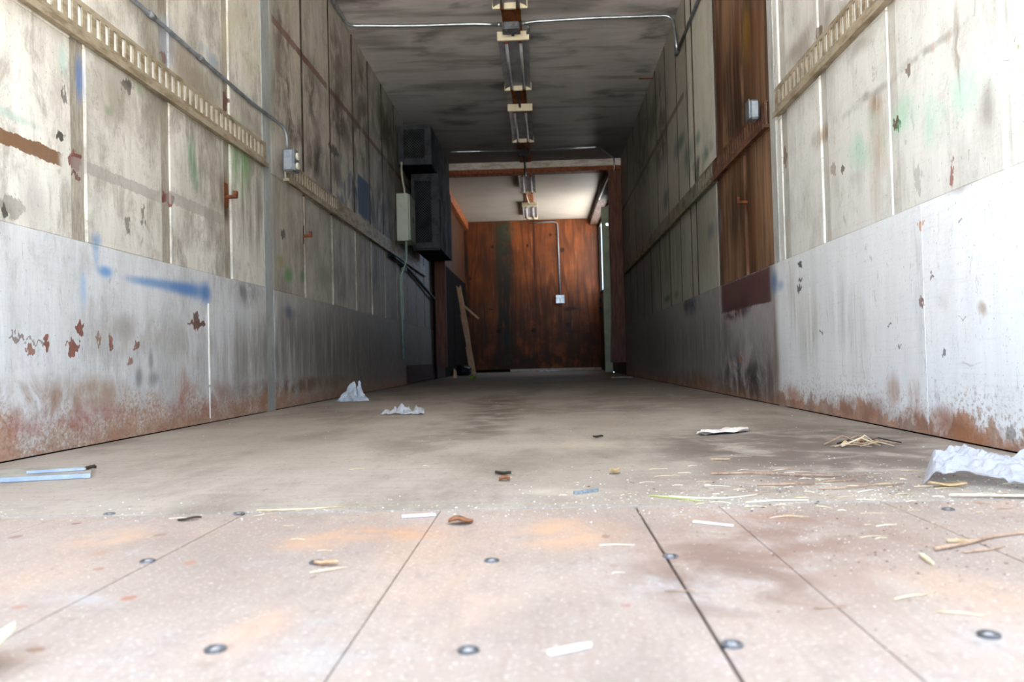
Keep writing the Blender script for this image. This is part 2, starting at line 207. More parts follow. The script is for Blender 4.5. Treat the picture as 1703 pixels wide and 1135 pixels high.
FLOOR = [
 (0.218,0.962,0.128,0.221,'8f7363',0.85,'n'),(0.349,1.119,0.123,0.13,'8a6f60',0.8,'n'),(0.164,0.864,0.079,0.1,'7a6356',0.6,'n'),(0.641,2.129,0.37,0.589,'6e5f55',0.75,'n'),
 (0.408,1.542,0.243,0.16,'7d6a5e',0.6,'n'),(-0.225,3.533,0.131,0.897,'5d5044',0.6,'n'),(-0.271,4.836,0.145,0.893,'54483c',0.6,'n'),(-0.231,2.678,0.14,0.314,'6b5d50',0.5,'n'),
 (-0.368,2.418,0.091,0.292,'75685a',0.4,'n'),(0.146,2.229,0.191,0.122,'c0b29c',0.35,'n'),(0.02,1.452,0.094,0.058,'c8bba6',0.6,'n'),(0.88,2.411,0.187,0.249,'5f564e',0.5,'n'),
 (0.562,2.008,0.216,0.198,'7c6c60',0.5,'n'),(0.62,1.771,0.189,0.153,'75675c',0.45,'n'),(-0.014,1.986,0.144,0.196,'8c7d6e',0.4,'n'),(0.809,2.096,0.123,0.133,'5c5248',0.5,'n'),
 (0.524,2.082,0.254,0.409,'6e6055',0.65,'n'),(0.678,1.761,0.233,0.248,'72645a',0.6,'n'),(0.279,3.766,0.53,0.35,'6c6052',0.4,'n'),(0.661,4.746,0.64,0.704,'5f5448',0.4,'n'),
 (-0.228,1.146,0.077,0.057,'cf9668',0.6,'n'),(0.03,1.125,0.073,0.102,'d0a078',0.65,'n'),(-0.315,1.096,0.05,0.059,'c99c76',0.5,'n'),(-0.615,1.138,0.053,0.065,'c9a080',0.5,'n'),
 (-0.271,0.747,0.034,0.069,'cba486',0.4,'n'),(-0.092,0.813,0.066,0.103,'c9ac94',0.4,'n'),(0.206,0.885,0.056,0.072,'7c6558',0.6,'n'),(0.197,0.993,0.049,0.072,'80675a',0.6,'n'),
 (0.135,0.802,0.039,0.046,'8d7668',0.5,'n'),(0.283,1.051,0.072,0.08,'8c6f60',0.55,'n'),(0.389,1.078,0.088,0.085,'8e7462',0.5,'n'),(0.292,1.207,0.075,0.044,'9c6a50',0.5,'n'),
 (0.508,1.105,0.082,0.074,'9c8674',0.4,'n'),(0.304,0.879,0.037,0.056,'a68c7a',0.4,'n'),(0.356,0.697,0.008,0.009,'7c7c84',0.7,'b'),(0.354,0.854,0.023,0.044,'b5a698',0.4,'n'),
 (-0.763,1.161,0.008,0.012,'7a4a36',0.6,'c'),(-0.728,1.253,0.007,0.009,'7a4a36',0.8,'c'),(-0.535,0.967,0.007,0.009,'9a5a3c',0.6,'c'),(-0.435,0.993,0.007,0.009,'b06a44',0.5,'c'),
 (-0.437,0.844,0.007,0.009,'a85a3c',0.6,'c'),(-0.534,0.817,0.008,0.008,'a86448',0.5,'c'),(-0.439,0.693,0.009,0.007,'8f6a58',0.8,'c'),(-0.551,1.157,0.008,0.009,'8f6a52',0.7,'c'),
 (-0.264,0.917,0.004,0.008,'8a7060',0.7,'c'),(-0.574,1.046,0.016,0.024,'a88468',0.6,'n'),(-0.491,0.831,0.039,0.022,'b4b4b4',0.5,'d2'),(-0.096,0.92,0.005,0.011,'b89880',0.7,'c'),
 (0.075,1.099,0.006,0.011,'8a6a5a',0.7,'c'),(0.072,0.944,0.005,0.008,'9a8070',0.7,'c'),(0.071,0.795,0.005,0.006,'a07060',0.7,'c'),(0.13,0.645,0.018,0.018,'b8a4a0',0.4,'n'),
 (-0.2,0.655,0.029,0.026,'b8a698',0.4,'n'),]
BACK = [
 (-0.268,0.526,1.414,0.653,'33201a',0.55,'n'),(-0.709,1.629,0.163,1.529,'3b3022',0.4,'bb'),(-0.668,1.956,0.142,0.765,'2a241c',0.8,'n'),(-0.698,1.628,0.153,1.42,'2e2a22',0.95,'s'),  # first mark: lower nose wall darkened for the weaker light there
 (-0.679,0.646,0.152,0.763,'2a241e',0.9,'s'),(-0.744,2.396,0.131,0.438,'2c3226',0.8,'n'),(-0.598,2.556,0.131,0.153,'3a4030',0.8,'n'),(-1.422,1.54,0.11,1.313,'1f1812',0.8,'s'),
 (-0.139,2.159,0.021,0.601,'3a1c10',0.9,'c'),(-0.15,1.285,0.033,0.654,'4a2818',0.6,'s'),(-0.889,2.28,0.033,0.033,'2a140c',0.9,'c'),(-0.255,2.282,0.022,0.032,'2a140c',0.9,'c'),
 (0.164,2.466,0.033,0.032,'3a1a0c',0.9,'c'),(0.374,2.187,0.043,0.044,'2c180e',0.9,'c'),(-1.319,1.712,0.033,0.033,'3a1a0c',0.8,'c'),(-0.818,0.747,0.044,0.044,'1c100a',0.9,'c'),
 (-0.186,0.742,0.044,0.044,'1c100a',0.9,'c'),(0.487,1.115,0.131,0.043,'2c1a14',0.85,'n'),(0.446,0.823,0.054,0.054,'1f1410',0.9,'c'),(0.273,2.474,0.033,0.022,'4a2814',0.8,'c'),
 (0.843,2.675,0.032,0.032,'3c1c0e',0.8,'c'),(-0.95,1.144,0.055,0.022,'2c1810',0.7,'c'),(0.298,0.946,0.044,0.087,'3a2018',0.7,'c'),(0.603,0.612,0.433,0.542,'3c2a22',0.55,'n'),
 (-0.276,0.2,1.087,0.174,'2a1d16',0.6,'n'),]  # last mark paints the dimmer light along the bottom of the wall
for k in range(7): LEFT.append((6.0+1.0*k, 2.092, .52, .022, '5a3026', .75, 'rr'))
for yy in (4.65, 5.1): LEFT.append((yy, 2.085, .36, .024, '6a3a2c', .75, 'rr'))
for k in range(7): RIGHT.append((6.2+.7*k, 2.08, .37, .024, '4a2a20', .7, 'rr'))
GR = ((4.27, 4.29), (10.3, 10.5), 1.25, 2.75, 'c8bdad', .9)
MUL = wall_material('aged_wall_paint', 'ebe6da', 'd8d2c5', LEFT, .635, 3, grime=.75, zones=(GR, ((4.27, 4.29), (10.3, 10.5), .6, 1.26, 'a59c8b', .8), ((6.2, 8.4), (11, 12), .5, 2.8, '5a5346', .8)))  # deepest zone: darker boards, toned down further for light falloff
MLK = wall_material('scuffed_kick_panel_paint', 'dbdcdd', 'cdcecf', LEFT, -1, .635, kick=True, grime=.42, zones=(((3.5, 5.2), (11, 12), -.1, .7, '8f8674', .85), ((4.6, 6.6), (11, 12), -.1, .7, '5f523e', .85)))  # panels darken inward; the deep zone paints the light falling off
MUR = wall_material('aged_wall_paint_pale', 'e6e4dd', 'd8d5cc', RIGHT, .64, 3, grime=.26, zones=(((4.0, 3.6), (4.86, 4.9), .6, 2.8, '5a3a28', .0), ((4.9, 4.95), (5.72, 5.74), 1.2, 2.8, 'dbd8c4', .9), ((5.72, 5.74), (10.3, 10.5), 1.2, 2.8, '9a917d', .85), ((4.86, 4.9), (10.3, 10.5), .6, 1.25, '8f8a76', .85), ((7, 8.5), (11, 12), .5, 2.8, '4f4a3c', .8)))  # last zone: greenish-brown boards, also darkened for light falloff
MSL = wall_material('shaded_stud_paint', 'b0a796', '938977', [q for q in LEFT if q[0] < 4], .3, 3, grime=.6)  # wall paint darkened for the shade in the stud recesses
MSR = wall_material('shaded_stud_paint_pale', 'd2cec4', 'bdb8ad', [q for q in RIGHT if q[0] < 4], .3, 3, grime=.35)  # same recess shade painted into the paler right studs
MSTRIPL = wall_material('blue_grey_strip_paint', '9fa6a6', '8d9594', [], .3, 3, grime=.4)
MSTRIPR = wall_material('pale_strip_paint', 'bfc1bd', 'a9aba5', [], .3, 3, grime=.4)
MBR = ply_material('weathered_brown_plywood', '9d7a5c', '84644b', [q for q in RIGHT if q[1] > .64 and 3.3 < q[0] < 5.2], (1, 2), grime=.85, ring=3)
MRK = wall_material('scuffed_kick_panel_paint_pale', 'f2f3f4', 'e9ebec', RIGHT, -1, .64, kick=True, grime=.06, zones=(((3.62, 3.74), (4.84, 4.86), -.1, .7, '8b8080', .9), ((4.84, 4.86), (11, 12), -.1, .7, '736b62', .9), ((6, 8), (11, 12), -.1, .7, '4f4a44', .7)))  # last zone paints light falloff along the deep kick panels
MBK = ply_material('orange_brown_plywood', '84461f', '5c2f16', BACK, (0, 2), grime=.5, ring=8)
MSD = ply_material('brown_side_plywood', '4a2a17', '3b2213', [], (1, 2), grime=.4, ring=8)
MLED = simple('raw_timber', '8a4c26', '6d3a1f', .6, scale=6, stretch=(6, 1, 6))
MJAMB = simple('brown_jamb_timber', '6b4230', '4f2e22', .6, scale=5, stretch=(10, 10, .8))
MSTUD = simple('stud_paint_grey', 'a9aaa4', '8b8b86', .55, scale=9, stretch=(1, 3, .5))
MRAIL = simple('beige_rail_paint', 'a2947d', '7d6e57', .55, scale=14, stretch=(1, .6, 2), amt=(.42, .66))
MRAILD = simple('dull_rail_paint', '857d68', '625a4a', .6, scale=9)
MRAILB = simple('rusty_brown_rail', '6b4734', '4a3024', .7, scale=9)
MDARK = simple('dark_gap', '171310', '221c17', .9, spec=.05)
MEDGE = simple('gap_shade_edge', '4a3f33', '362d24', .8)
MSILV = simple('galvanised_steel', 'b4b8ba', '9aa0a4', .32, .85, scale=20)
MSILVD = simple('dull_conduit_steel', '8a8d90', '74777a', .5, .4, scale=20)
MWHITE = simple('white_back_paint', 'f7f4ec', 'ece6da', .6, scale=30)
MRUSTP = simple('dusty_rust', '96766a', '7a594c', .7)
MCREAM = simple('cream_enamel', 'efe3c2', 'd9c9a0', .45, scale=14, amt=(.5, .75))
MGREY = simple('grey_enamel_reflector', 'a19fa3', '8f8c90', .5, scale=9)
MRUST = simple('rusty_steel', '7a4426', '4e2d1c', .75, .2, scale=25)
MRUSTB = simple('rusty_mounting_board', '8c5026', '5d3319', .7, scale=8, stretch=(3, 1, 1))
MGLASS = simple('lamp_tube_glass', 'b9b7b8', 'a8a6a8', .4, bumps=0)
MBLACK = simple('black_enamel', '0f0f10', '161616', .6, scale=10)
MBLKSIDE = simple('rusty_black_enamel', '100f0e', '1c1512', .75, scale=5, amt=(.45, .8), spec=.06)
MBLKF = simple('charcoal_frame_enamel', '3a3b3d', '2c2d2f', .7, scale=10, spec=.15)  # colour lightened because the cabinet frames face the open rear
MPANEL = simple('pale_green_grey_enamel', 'a8ae9f', '949a8b', .45, scale=8, amt=(.5, .8))
MPOST = simple('pale_green_paint', 'ccd5b2', 'b9c29d', .55, scale=6)
MWIRE = simple('cream_cable_sheath', 'b9b29c', 'a39c88', .5)
MCABLE = simple('black_cable_sheath', '141414', '1c1c1c', .5)
MLENS = simple('offwhite_plastic', 'd9d3c0', 'cac3ae', .4, bumps=0)
MSCREW = simple('worn_screw_steel', '55514f', '7d7876', .55, .3, scale=120)
MSCREWL = simple('dusty_screw_recess', 'b8b0aa', '8f8883', .7, scale=150)
MBLUE = simple('blue_painted_edge', 'abb4c4', '98a2b6', .5, scale=20)
MBOARD = simple('grey_fibre_board', 'aaa294', '958d80', .75, scale=14)
MTAN = simple('raw_split_timber', 'd6ae8a', 'bf946e', .65, scale=6, stretch=(8, 8, 1))
MSTRAW = simple('dry_straw', 'dcc9a4', 'c2a981', .6, scale=40, bumps=0)
MSTRAWP = simple('bleached_straw', 'efe6d2', 'd9c9a8', .6, scale=40, bumps=0)
MTWIG = simple('brown_twig', 'b8967c', '96755c', .7, scale=60)
MLEAF = simple('dry_brown_leaf', '9a6848', '7a4c34', .6, scale=60)
MLEAFT = simple('dry_tan_leaf', 'cfb28c', 'b5946a', .6, scale=60)
MPEEL = simple('pale_wood_peel', 'f0e4d0', 'dec8aa', .55, scale=25, stretch=(2, 8, 8))
MWOODW = simple('bleached_wood', 'eadfd4', 'd6c4b4', .6, scale=30)
MDKCHIP = simple('dark_bark', '4a3a30', '362a24', .8, scale=60)
MGREEN = simple('green_leaf', '8fae3a', '6d8f2c', .5, scale=60)
MCRUMB = simple('white_paint_flakes', 'efece8', 'd8d2ca', .7, bumps=0)
MCRUMBT = simple('tan_grit', 'b59c82', '8a705a', .8, scale=80, bumps=0)
MCREAMS = simple('cream_foam', 'd9d4b6', 'c9c4a2', .6, scale=30)
MBAG = simple('black_bin_bag', '16171a', '22232a', .35, scale=30, bumps=.5)
MVIO = simple('violet_white_plastic', 'e6dcf2', 'f4eef6', .35, bumps=0)
MPEN = simple('grey_blue_plastic', '93989c', '72777c', .4, scale=60, bumps=0)
def film(name, col, op):
    M = Mat(name, .22, 0, .6); t = M.t; tr = t.nodes.new('ShaderNodeBsdfTransparent'); tl = t.nodes.new('ShaderNodeBsdfTranslucent'); tl.inputs[0].default_value = lin(col)
    a = t.nodes.new('ShaderNodeMixShader'); a.inputs[0].default_value = .35; M.put(a.inputs[1], M.b.outputs[0]); M.put(a.inputs[2], tl.outputs[0])
    b = t.nodes.new('ShaderNodeMixShader'); b.inputs[0].default_value = op; M.put(b.inputs[1], tr.outputs[0]); M.put(b.inputs[2], a.outputs[0])
    M.put(t.nodes['Material Output'].inputs[0], b.outputs[0]); M.done(col); return M.m
MFILM = film('milky_plastic_film', 'dedee2', .6)
MFILMG = film('grey_plastic_film', 'e8eaee', .82)

def ceiling_material():
    M = Mat('soot_and_falloff_ceiling', .5, 0, .4); V = M.flat((0, 1)); y = M.sep[1]
    col = M.mix(M.ramp(M.noise(V, 1.2, (1, 1, 1), detail=5), .35, .65), 'e4dedb', 'd6d0cc')
    s1 = M.noise(V, 1.0, (.9, 4.2, 1), detail=4, rough=.55, dist=.5); col = M.mix(M.ramp(s1, .47, .68, 0, .6), col, '6a625b')
    s2 = M.noise(V, 1.0, (2.5, 22, 1), detail=4, off=(5, 1, 0)); col = M.mix(M.ramp(s2, .45, .7, 0, .16), col, '7d756e')
    bl = M.noise(V, 1.6, (1, 1.4, 1), detail=4, off=(8, 3, 0)); col = M.mix(M.ramp(bl, .54, .7, 0, .75), col, '453d36')
    col = M.mix(M.ramp(y, 6.6, 10.0, 0, .85), col, '4a433b'); cl = M.ramp(y, 10.45, 10.5); col = M.mix(cl, col, M.mix(M.ramp(M.noise(V, 3, detail=4), .4, .7, 0, .35), 'a19b93', '8a8479'))  # depth ramp paints the light falling off along the ceiling
    M.bump(s2, .2, .003); return M.done(col)
def floor_material():
    M = Mat('dusty_plywood_floor', .75, 0, .3); V = M.flat((0, 1)); y = M.sep[1]
    patch = M.ramp(M.noise(V, 7, (1, 1, 1), detail=6, rough=.65, dist=.4), .34, .6); streak = M.ramp(M.noise(V, 1, (30, 2, 1), detail=5), .36, .6)
    col = M.mix(M.ramp(M.noise(V, 1.4, (1, .7, 1), detail=5), .35, .65), 'b0a395', '9f9182')
    col = M.mix(M.ramp(M.noise(V, 2.0, (1.6, .6, 1), detail=7, rough=.65, off=(3, 0, 0)), .46, .68, 0, .55), col, '6f6051')
    col = M.mix(M.ramp(M.noise(V, 1.0, (6, 45, 1), detail=4), .5, .72, 0, .25), col, '83725f')
    col = M.mix(M.ramp(M.noise(V, 120, detail=3, rough=.7), .58, .70, 0, .45), col, 'd8cbb8')
    col = M.mix(M.ramp(M.noise(V, 48, (1, .8, 1), detail=6, rough=.8, off=(3, 3, 0)), .54, .68, 0, .5), col, '6a5a4c')
    col = M.mix(M.ramp(y, 3.2, 8.5, 0, .7), col, '54493d')  # floor colour darkens inward to carry the falloff of daylight
    col = stains(M, col, V, FLOOR, streak, patch, .10, .012); M.bump(M.noise(V, 80, detail=5, rough=.7), .4, .002); return M.done(col)
def plank_material():
    M = Mat('worn_deck_plank', .62, 0, .35); V = M.flat((0, 1))
    patch = M.ramp(M.noise(V, 9, detail=6, rough=.65, dist=.5), .34, .62); streak = M.ramp(M.noise(V, 1, (40, 3, 1), detail=5), .36, .6)
    gr = M.noise(V, 1.0, (120, 5, 1), detail=4, rough=.6)
    col = M.mix(M.ramp(M.noise(V, 3.0, (1, .8, 1), detail=5), .35, .65), 'b09c8d', '9e8b7e')
    col = M.mix(M.ramp(M.noise(V, 4, (1, .5, 1), detail=5, off=(6, 2, 0)), .5, .7, 0, .5), col, 'c09c80')
    col = M.mix(M.ramp(M.noise(V, 5, (1, 1, 1), detail=6, rough=.7, off=(2, 9, 0)), .52, .7, 0, .55), col, 'aeaaa8')
    col = M.mix(M.ramp(gr, .42, .7, 0, .22), col, '9a7f6c')
    col = M.mix(M.ramp(M.noise(V, 190, detail=3, rough=.7), .58, .66, 0, .5), col, 'e6e0d8')
    col = M.mix(M.ramp(M.noise(V, 60, (1, .7, 1), detail=6, rough=.8, off=(3, 3, 0)), .53, .66, 0, .5), col, '8a7464')
    col = M.mix(M.ramp(M.noise(V, 14, (1, .6, 1), detail=7, rough=.75, dist=.6, off=(1, 4, 0)), .5, .66, 0, .35), col, '8f7f74')
    col = stains(M, col, V, FLOOR, streak, patch, .06, .008)
    col = M.mix(M.ramp(M.rnd(), 0, 1, 0, .12), col, 'b49a88')
    M.bump(M.math('ADD', gr, M.noise(V, 90, detail=4)), .3, .0015); return M.done(col)
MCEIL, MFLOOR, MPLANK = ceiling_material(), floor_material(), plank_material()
MGROUND = simple('sunlit_concrete', 'd6d1c8', 'c6c1b8', .9, scale=3)
MSHELL = simple('trailer_shell', 'b8b8b6', 'a5a5a3', .5)

# ------------------------------------------------------------------ mesh helpers
def link(name, me, mat, parent=None, loc=None):
    o = bpy.data.objects.new(name, me); C.objects.link(o)
    if mat is not None and not me.materials: me.materials.append(mat)
    if parent is not None: o.parent = parent
    if loc is not None: o.location = loc
    return o
class MB:
    def __init__(s): s.bm = bmesh.new()
    def box(s, x0, x1, y0, y1, z0, z1, bev=0.0):
        b = s.bm if not bev else bmesh.new()
        vs = [b.verts.new(p) for p in ((x0,y0,z0),(x1,y0,z0),(x1,y1,z0),(x0,y1,z0),(x0,y0,z1),(x1,y0,z1),(x1,y1,z1),(x0,y1,z1))]
        for f in ((0,3,2,1),(4,5,6,7),(0,1,5,4),(1,2,6,5),(2,3,7,6),(3,0,4,7)): b.faces.new([vs[i] for i in f])
        if bev:
            bmesh.ops.bevel(b, geom=list(b.edges), offset=bev, segments=1, affect='EDGES', profile=.5)
            me = bpy.data.meshes.new('t'); b.to_mesh(me); b.free(); s.bm.from_mesh(me); bpy.data.meshes.remove(me)
        return s
    def tube(s, pts, r, n=8, r1=None):
        pts = [Vector(p) for p in pts]; rings = []; N = len(pts); t0 = (pts[1]-pts[0]).normalized()
        a = t0.orthogonal().normalized()
        for i, p in enumerate(pts):
            t = (pts[min(i+1, N-1)]-pts[max(i-1, 0)]).normalized(); a = (a-t*a.dot(t)).normalized(); b = t.cross(a)
            rr = r if r1 is None else r+(r1-r)*i/(N-1)
            rings.append([s.bm.verts.new(p+(a*math.cos(2*math.pi*k/n)+b*math.sin(2*math.pi*k/n))*rr) for k in range(n)])
        for q, p in zip(rings, rings[1:]):
            for k in range(n): s.bm.faces.new((q[k], q[(k+1)%n], p[(k+1)%n], p[k]))
        s.bm.faces.new(rings[0][::-1]); s.bm.faces.new(rings[-1]); return s
    def lathe(s, prof, n=16, c=(0, 0, 0)):
        rings = [[s.bm.verts.new((c[0]+r*math.cos(2*math.pi*k/n), c[1]+r*math.sin(2*math.pi*k/n), c[2]+z)) for k in range(n)] for r, z in prof]
        for q, p in zip(rings, rings[1:]):
            for k in range(n): s.bm.faces.new((q[k], q[(k+1)%n], p[(k+1)%n], p[k]))
        s.bm.faces.new(rings[0][::-1]); s.bm.faces.new(rings[-1]); return s
    def sheet(s, fn, nu, nv, th):
        """thin closed sheet: fn(u,v) gives its upper face"""
        top = [[s.bm.verts.new(fn(i/nu, j/nv)) for j in range(nv+1)] for i in range(nu+1)]
        bot = [[s.bm.verts.new(Vector(fn(i/nu, j/nv))-Vector((0, 0, th))) for j in range(nv+1)] for i in range(nu+1)]
        for i in range(nu):
            for j in range(nv):
                s.bm.faces.new((top[i][j], top[i+1][j], top[i+1][j+1], top[i][j+1])); s.bm.faces.new((bot[i][j], bot[i][j+1], bot[i+1][j+1], bot[i+1][j]))
        for i in range(nu):
            for j, d in ((0, 0), (nv, 1)):
                q = (top[i][j], bot[i][j], bot[i+1][j], top[i+1][j]); s.bm.faces.new(q if not d else q[::-1])
        for j in range(nv):
            for i, d in ((0, 1), (nu, 0)):
                q = (top[i][j], bot[i][j], bot[i][j+1], top[i][j+1]); s.bm.faces.new(q if not d else q[::-1])
        return s
    def prism(s, out, z0, z1, fn=None):
        fn = fn or (lambda p, z: (p[0], p[1], z))
        a = [s.bm.verts.new(fn(p, z0)) for p in out]; b = [s.bm.verts.new(fn(p, z1)) for p in out]; n = len(out)
        s.bm.faces.new(a[::-1]); s.bm.faces.new(b)
        for i in range(n): s.bm.faces.new((a[i], a[(i+1)%n], b[(i+1)%n], b[i]))
        return s
    def build(s, name, mat, parent=None, smooth=False, loc=None):
        bmesh.ops.recalc_face_normals(s.bm, faces=s.bm.faces)
        me = bpy.data.meshes.new(name); s.bm.to_mesh(me); s.bm.free()
        if smooth: me.polygons.foreach_set('use_smooth', [True]*len(me.polygons))
        return link(name, me, mat, parent, loc)
def fillet(pts, r, n=5):
    pts = [Vector(p) for p in pts]; out = [pts[0]]
    for a, b, c in zip(pts, pts[1:], pts[2:]):
        d = min(r, (a-b).length*.49, (c-b).length*.49); p0 = b+(a-b).normalized()*d; p1 = b+(c-b).normalized()*d
        for k in range(n+1):
            t = k/n; out.append(p0*(1-t)**2+b*2*t*(1-t)+p1*t*t)
    return out+[pts[-1]]
def struct(o): o['kind'] = 'structure'; return o
def tag(o, label, cat, group=None):
    o['label'] = label; o['category'] = cat
    if group: o['group'] = group
    return o
def thing(name, label, cat, loc=(0, 0, 0), rz=0.0, group=None):
    o = bpy.data.objects.new(name, None); C.objects.link(o); o.location = loc; o.rotation_euler = (0, 0, rz); return tag(o, label, cat, group)
def copy_tree(o, loc):
    c = o.copy(); C.objects.link(c); c.location = loc
    for ch in list(o.children):
        d = ch.copy(); C.objects.link(d); d.parent = c; d.matrix_parent_inverse = ch.matrix_parent_inverse.copy()
        for g in list(ch.children):
            e = g.copy(); C.objects.link(e); e.parent = d
    return c

# ------------------------------------------------------------------ setting: ground, floor, ceiling, walls
g = MB().box(-60, 60, -60, 70, -1.35, -1.25).build('ground', MGROUND); struct(g)
fl = MB().box(XL-.06, XR+.06, Y0, D+.06, -.12, -.022).build('floor', MSHELL); struct(fl)
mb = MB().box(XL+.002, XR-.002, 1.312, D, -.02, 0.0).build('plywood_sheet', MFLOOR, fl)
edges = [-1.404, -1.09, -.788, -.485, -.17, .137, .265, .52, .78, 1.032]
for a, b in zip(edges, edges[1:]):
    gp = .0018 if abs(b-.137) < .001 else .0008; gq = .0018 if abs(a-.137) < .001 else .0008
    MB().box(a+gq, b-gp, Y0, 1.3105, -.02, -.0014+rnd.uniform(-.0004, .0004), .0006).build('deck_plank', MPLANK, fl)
screw_me = None
for (x, y) in [(-0.281, 0.686), (-0.068, 0.676), (0.146, 0.683), (-0.068, 0.975), (0.142, 0.982), (-0.492, 1.000), (-0.277, 0.980), (-0.712, 1.321), (-0.493, 1.305), (0.359, 0.699), (0.585, 1.240)]:
    if screw_me is None:
        s0 = MB().lathe([(.0088, -.002), (.0092, .0012), (.0082, .0024), (.0058, .0020), (.0050, .0004), (.0038, .0004), (.0030, .0016), (.0005, .0020)], 18).build('deck_screw', MSCREW, fl, True, (x, y, -.0014)); screw_me = s0.data; screw_me.materials.append(MSCREWL)
        for f in screw_me.polygons:
            if Vector((f.center.x, f.center.y)).length < .0049: f.material_index = 1
    else: link('deck_screw', screw_me, None, fl, (x, y, -.0014 if y < 1.3 else -.0005))
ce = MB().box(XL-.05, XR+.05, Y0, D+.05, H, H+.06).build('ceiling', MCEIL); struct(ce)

def wall(side):
    L = side == 'left'; s = 1 if L else -1; X = XL if L else XR
    def bx(d0, d1, *r, bev=0.0, b=None):           # d = distance from the panel face into the room
        xa, xb = sorted((X+s*d0, X+s*d1)); return (b or MB()).box(xa, xb, *r, bev)
    up_, kick = (MUL, MLK) if L else (MUR, MRK)
    if L: root = bx(-.08, -.03, Y0, D+.05, -.05, H).build('wall_left', MDARK)
    else:                                             # the side door's upper opening near the nose is left clear
        b = MB(); bx(-.08, -.03, Y0, 12.70, -.05, H, b=b); bx(-.016, -.0105, 14.86, D+.05, -.05, H, b=b)
        bx(-.016, -.0105, 12.70, 14.86, -.05, 1.38, b=b); bx(-.016, -.0105, 12.70, 14.86, 2.56, H, b=b); root = b.build('wall_right', MDARK)
    struct(root)
    if L: studs = [(1.80,1.88,.008),(2.425,2.50,.007),(3.01,3.085,.007),(3.62,3.695,.008),(4.13,4.25,-.004),(4.83,4.865,.022),(5.48,5.515,.022),(6.17,6.205,.022),(6.74,6.775,.02),(7.31,7.345,.02),(7.92,7.96,.02),(8.52,8.56,.02),(9.12,9.16,.02),(9.75,9.79,.02)]
    else: studs = [(1.255,1.29,.018),(1.845,1.872,.02),(2.405,2.462,.004),(2.985,3.055,.006),(3.46,3.555,.006),(3.62,3.70,-.004),(4.17,4.215,.018),(4.81,4.85,.012),(5.50,5.525,.02),(5.705,5.735,.012),(6.15,6.18,.02),(6.68,6.71,.02),(7.25,7.28,.02),(7.85,7.88,.02),(8.45,8.48,.02),(9.05,9.08,.02),(9.7,9.73,.02)]
    KT = .627
    for (a, b, dep) in studs:
        full = dep < 0
        bx(-.03, -dep, a-.012 if not full else a, b+.012 if not full else b, 0.0 if full else KT, H-.002).build('wall_stud', MBR if (not L and 3.9 < a < 4.6) else ((MSTRIPL if L else MSTRIPR) if full else ((MSL if L else MSR) if b < 4 else up_)), root)
    ys = [Y0]+[v for a, b, _ in studs for v in (a, b)]+[10.44]
    for a, b in zip(ys[::2], ys[1::2]):
        brown = (not L) and 3.65 < a < 4.8
        if b-a < .05: continue
        for z0, z1 in ((KT+.002, 1.238), (1.238, H-.001)):
            j = rnd.uniform(-.002, .002)
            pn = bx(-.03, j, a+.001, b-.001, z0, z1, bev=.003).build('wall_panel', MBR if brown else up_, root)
            if (L and a > 4.2 and z0 > 1) or (not L and a > 4.8):      # board edges painted dark, as the shade in the gaps
                pn.data.materials.append(MEDGE)
                for f in pn.data.polygons:
                    if abs(f.normal.y) > .5: f.material_index = 1
    ks = [Y0, 1.45, 3.405, 4.13, 4.25, 5.45, 6.75, 8.05, 9.3, 10.44] if L else [Y0, 2.27, 3.70, 4.845, 5.85, 7.05, 8.25, 10.44]
    for a, b in zip(ks, ks[1:]):
        if L and abs(a-4.13) < .01: continue
        bx(-.03, .006, a+.0004, b-.0004, .004, KT, bev=.0012).build('kick_panel', kick, root)
    for a, b in ((10.46, 11.65), (11.66, 12.68 if not L else 12.85)) + (((12.86, 14.05), (14.06, D)) if L else ()):
        if L and a > 11.6: bx(-.03, .005, a, b, .004, 1.62, bev=.002).build('recess_shade_panel', MDARK, root)  # near-black panel put in for the shaded recess behind the boards
        bx(-.03, .004, a, b, 1.622 if L and a > 11.6 else .004, H-.003, bev=.002).build('plywood_panel', MSD, root)
    if not L:
        bx(-.010, .004, 12.69, D, .004, 1.37, bev=.002).build('plywood_panel', MSD, root); bx(-.010, .004, 12.69, D, 2.57, H-.003, bev=.002).build('plywood_panel', MSD, root)
        bx(-.010, .002, 14.87, D, 1.371, 2.569, bev=.001).build('plywood_panel', MSD, root)
    if L:
        b_ = MB(); bx(.0055, .0085, 3.400, 3.411, .16, .50, b=b_); bx(.0055, .008, 3.401, 3.409, .02, .15, b=b_); b_.build('seam_bead', MWHITE, root)
    # slotted cargo rail: a steel channel with real slots, a pale strip behind them
    segs = [(Y0, 4.13, 1), (4.46, 5.62, 1), (5.62, 9.8, 0)] if L else [(Y0, 3.56, 1), (3.72, 4.86, 1), (4.86, 5.40, 1), (5.40, 10.2, 0)]
    for (a, b, slots) in segs:
        b_ = MB()
        if slots:
            bx(.016, .020, a, b, 1.347, 1.364, b=b_); bx(.016, .020, a, b, 1.258, 1.283, b=b_); p = a+.03
            n = int((b-a-.03)/.0525); e = a
            for k in range(n):
                bx(.016, .020, e, a+.03+k*.0525, 1.283, 1.347, b=b_); e = a+.03+k*.0525+.026
            bx(.016, .020, e, b, 1.283, 1.347, b=b_)
            bx(.002, .0159, a, b, 1.360, 1.366, b=b_)
        else: bx(.0, .012, a, b, 1.258, 1.364, b=b_)
        bx(.002, .034, a, b, 1.244, 1.258, b=b_); bx(.030, .034, a, b, 1.236, 1.2441, b=b_)
        r = b_.build('slotted_rail', MRAIL if (L or a < 3.6) else (MRAILB if a < 4 else MRAILD), root)
        if slots: bx(.0085, .0125, a+.005, b-.005, 1.262, 1.358).build('rail_backing', MWHITE if (L or a < 3.6) else (MRUSTP if a < 4 else MWHITE), r)
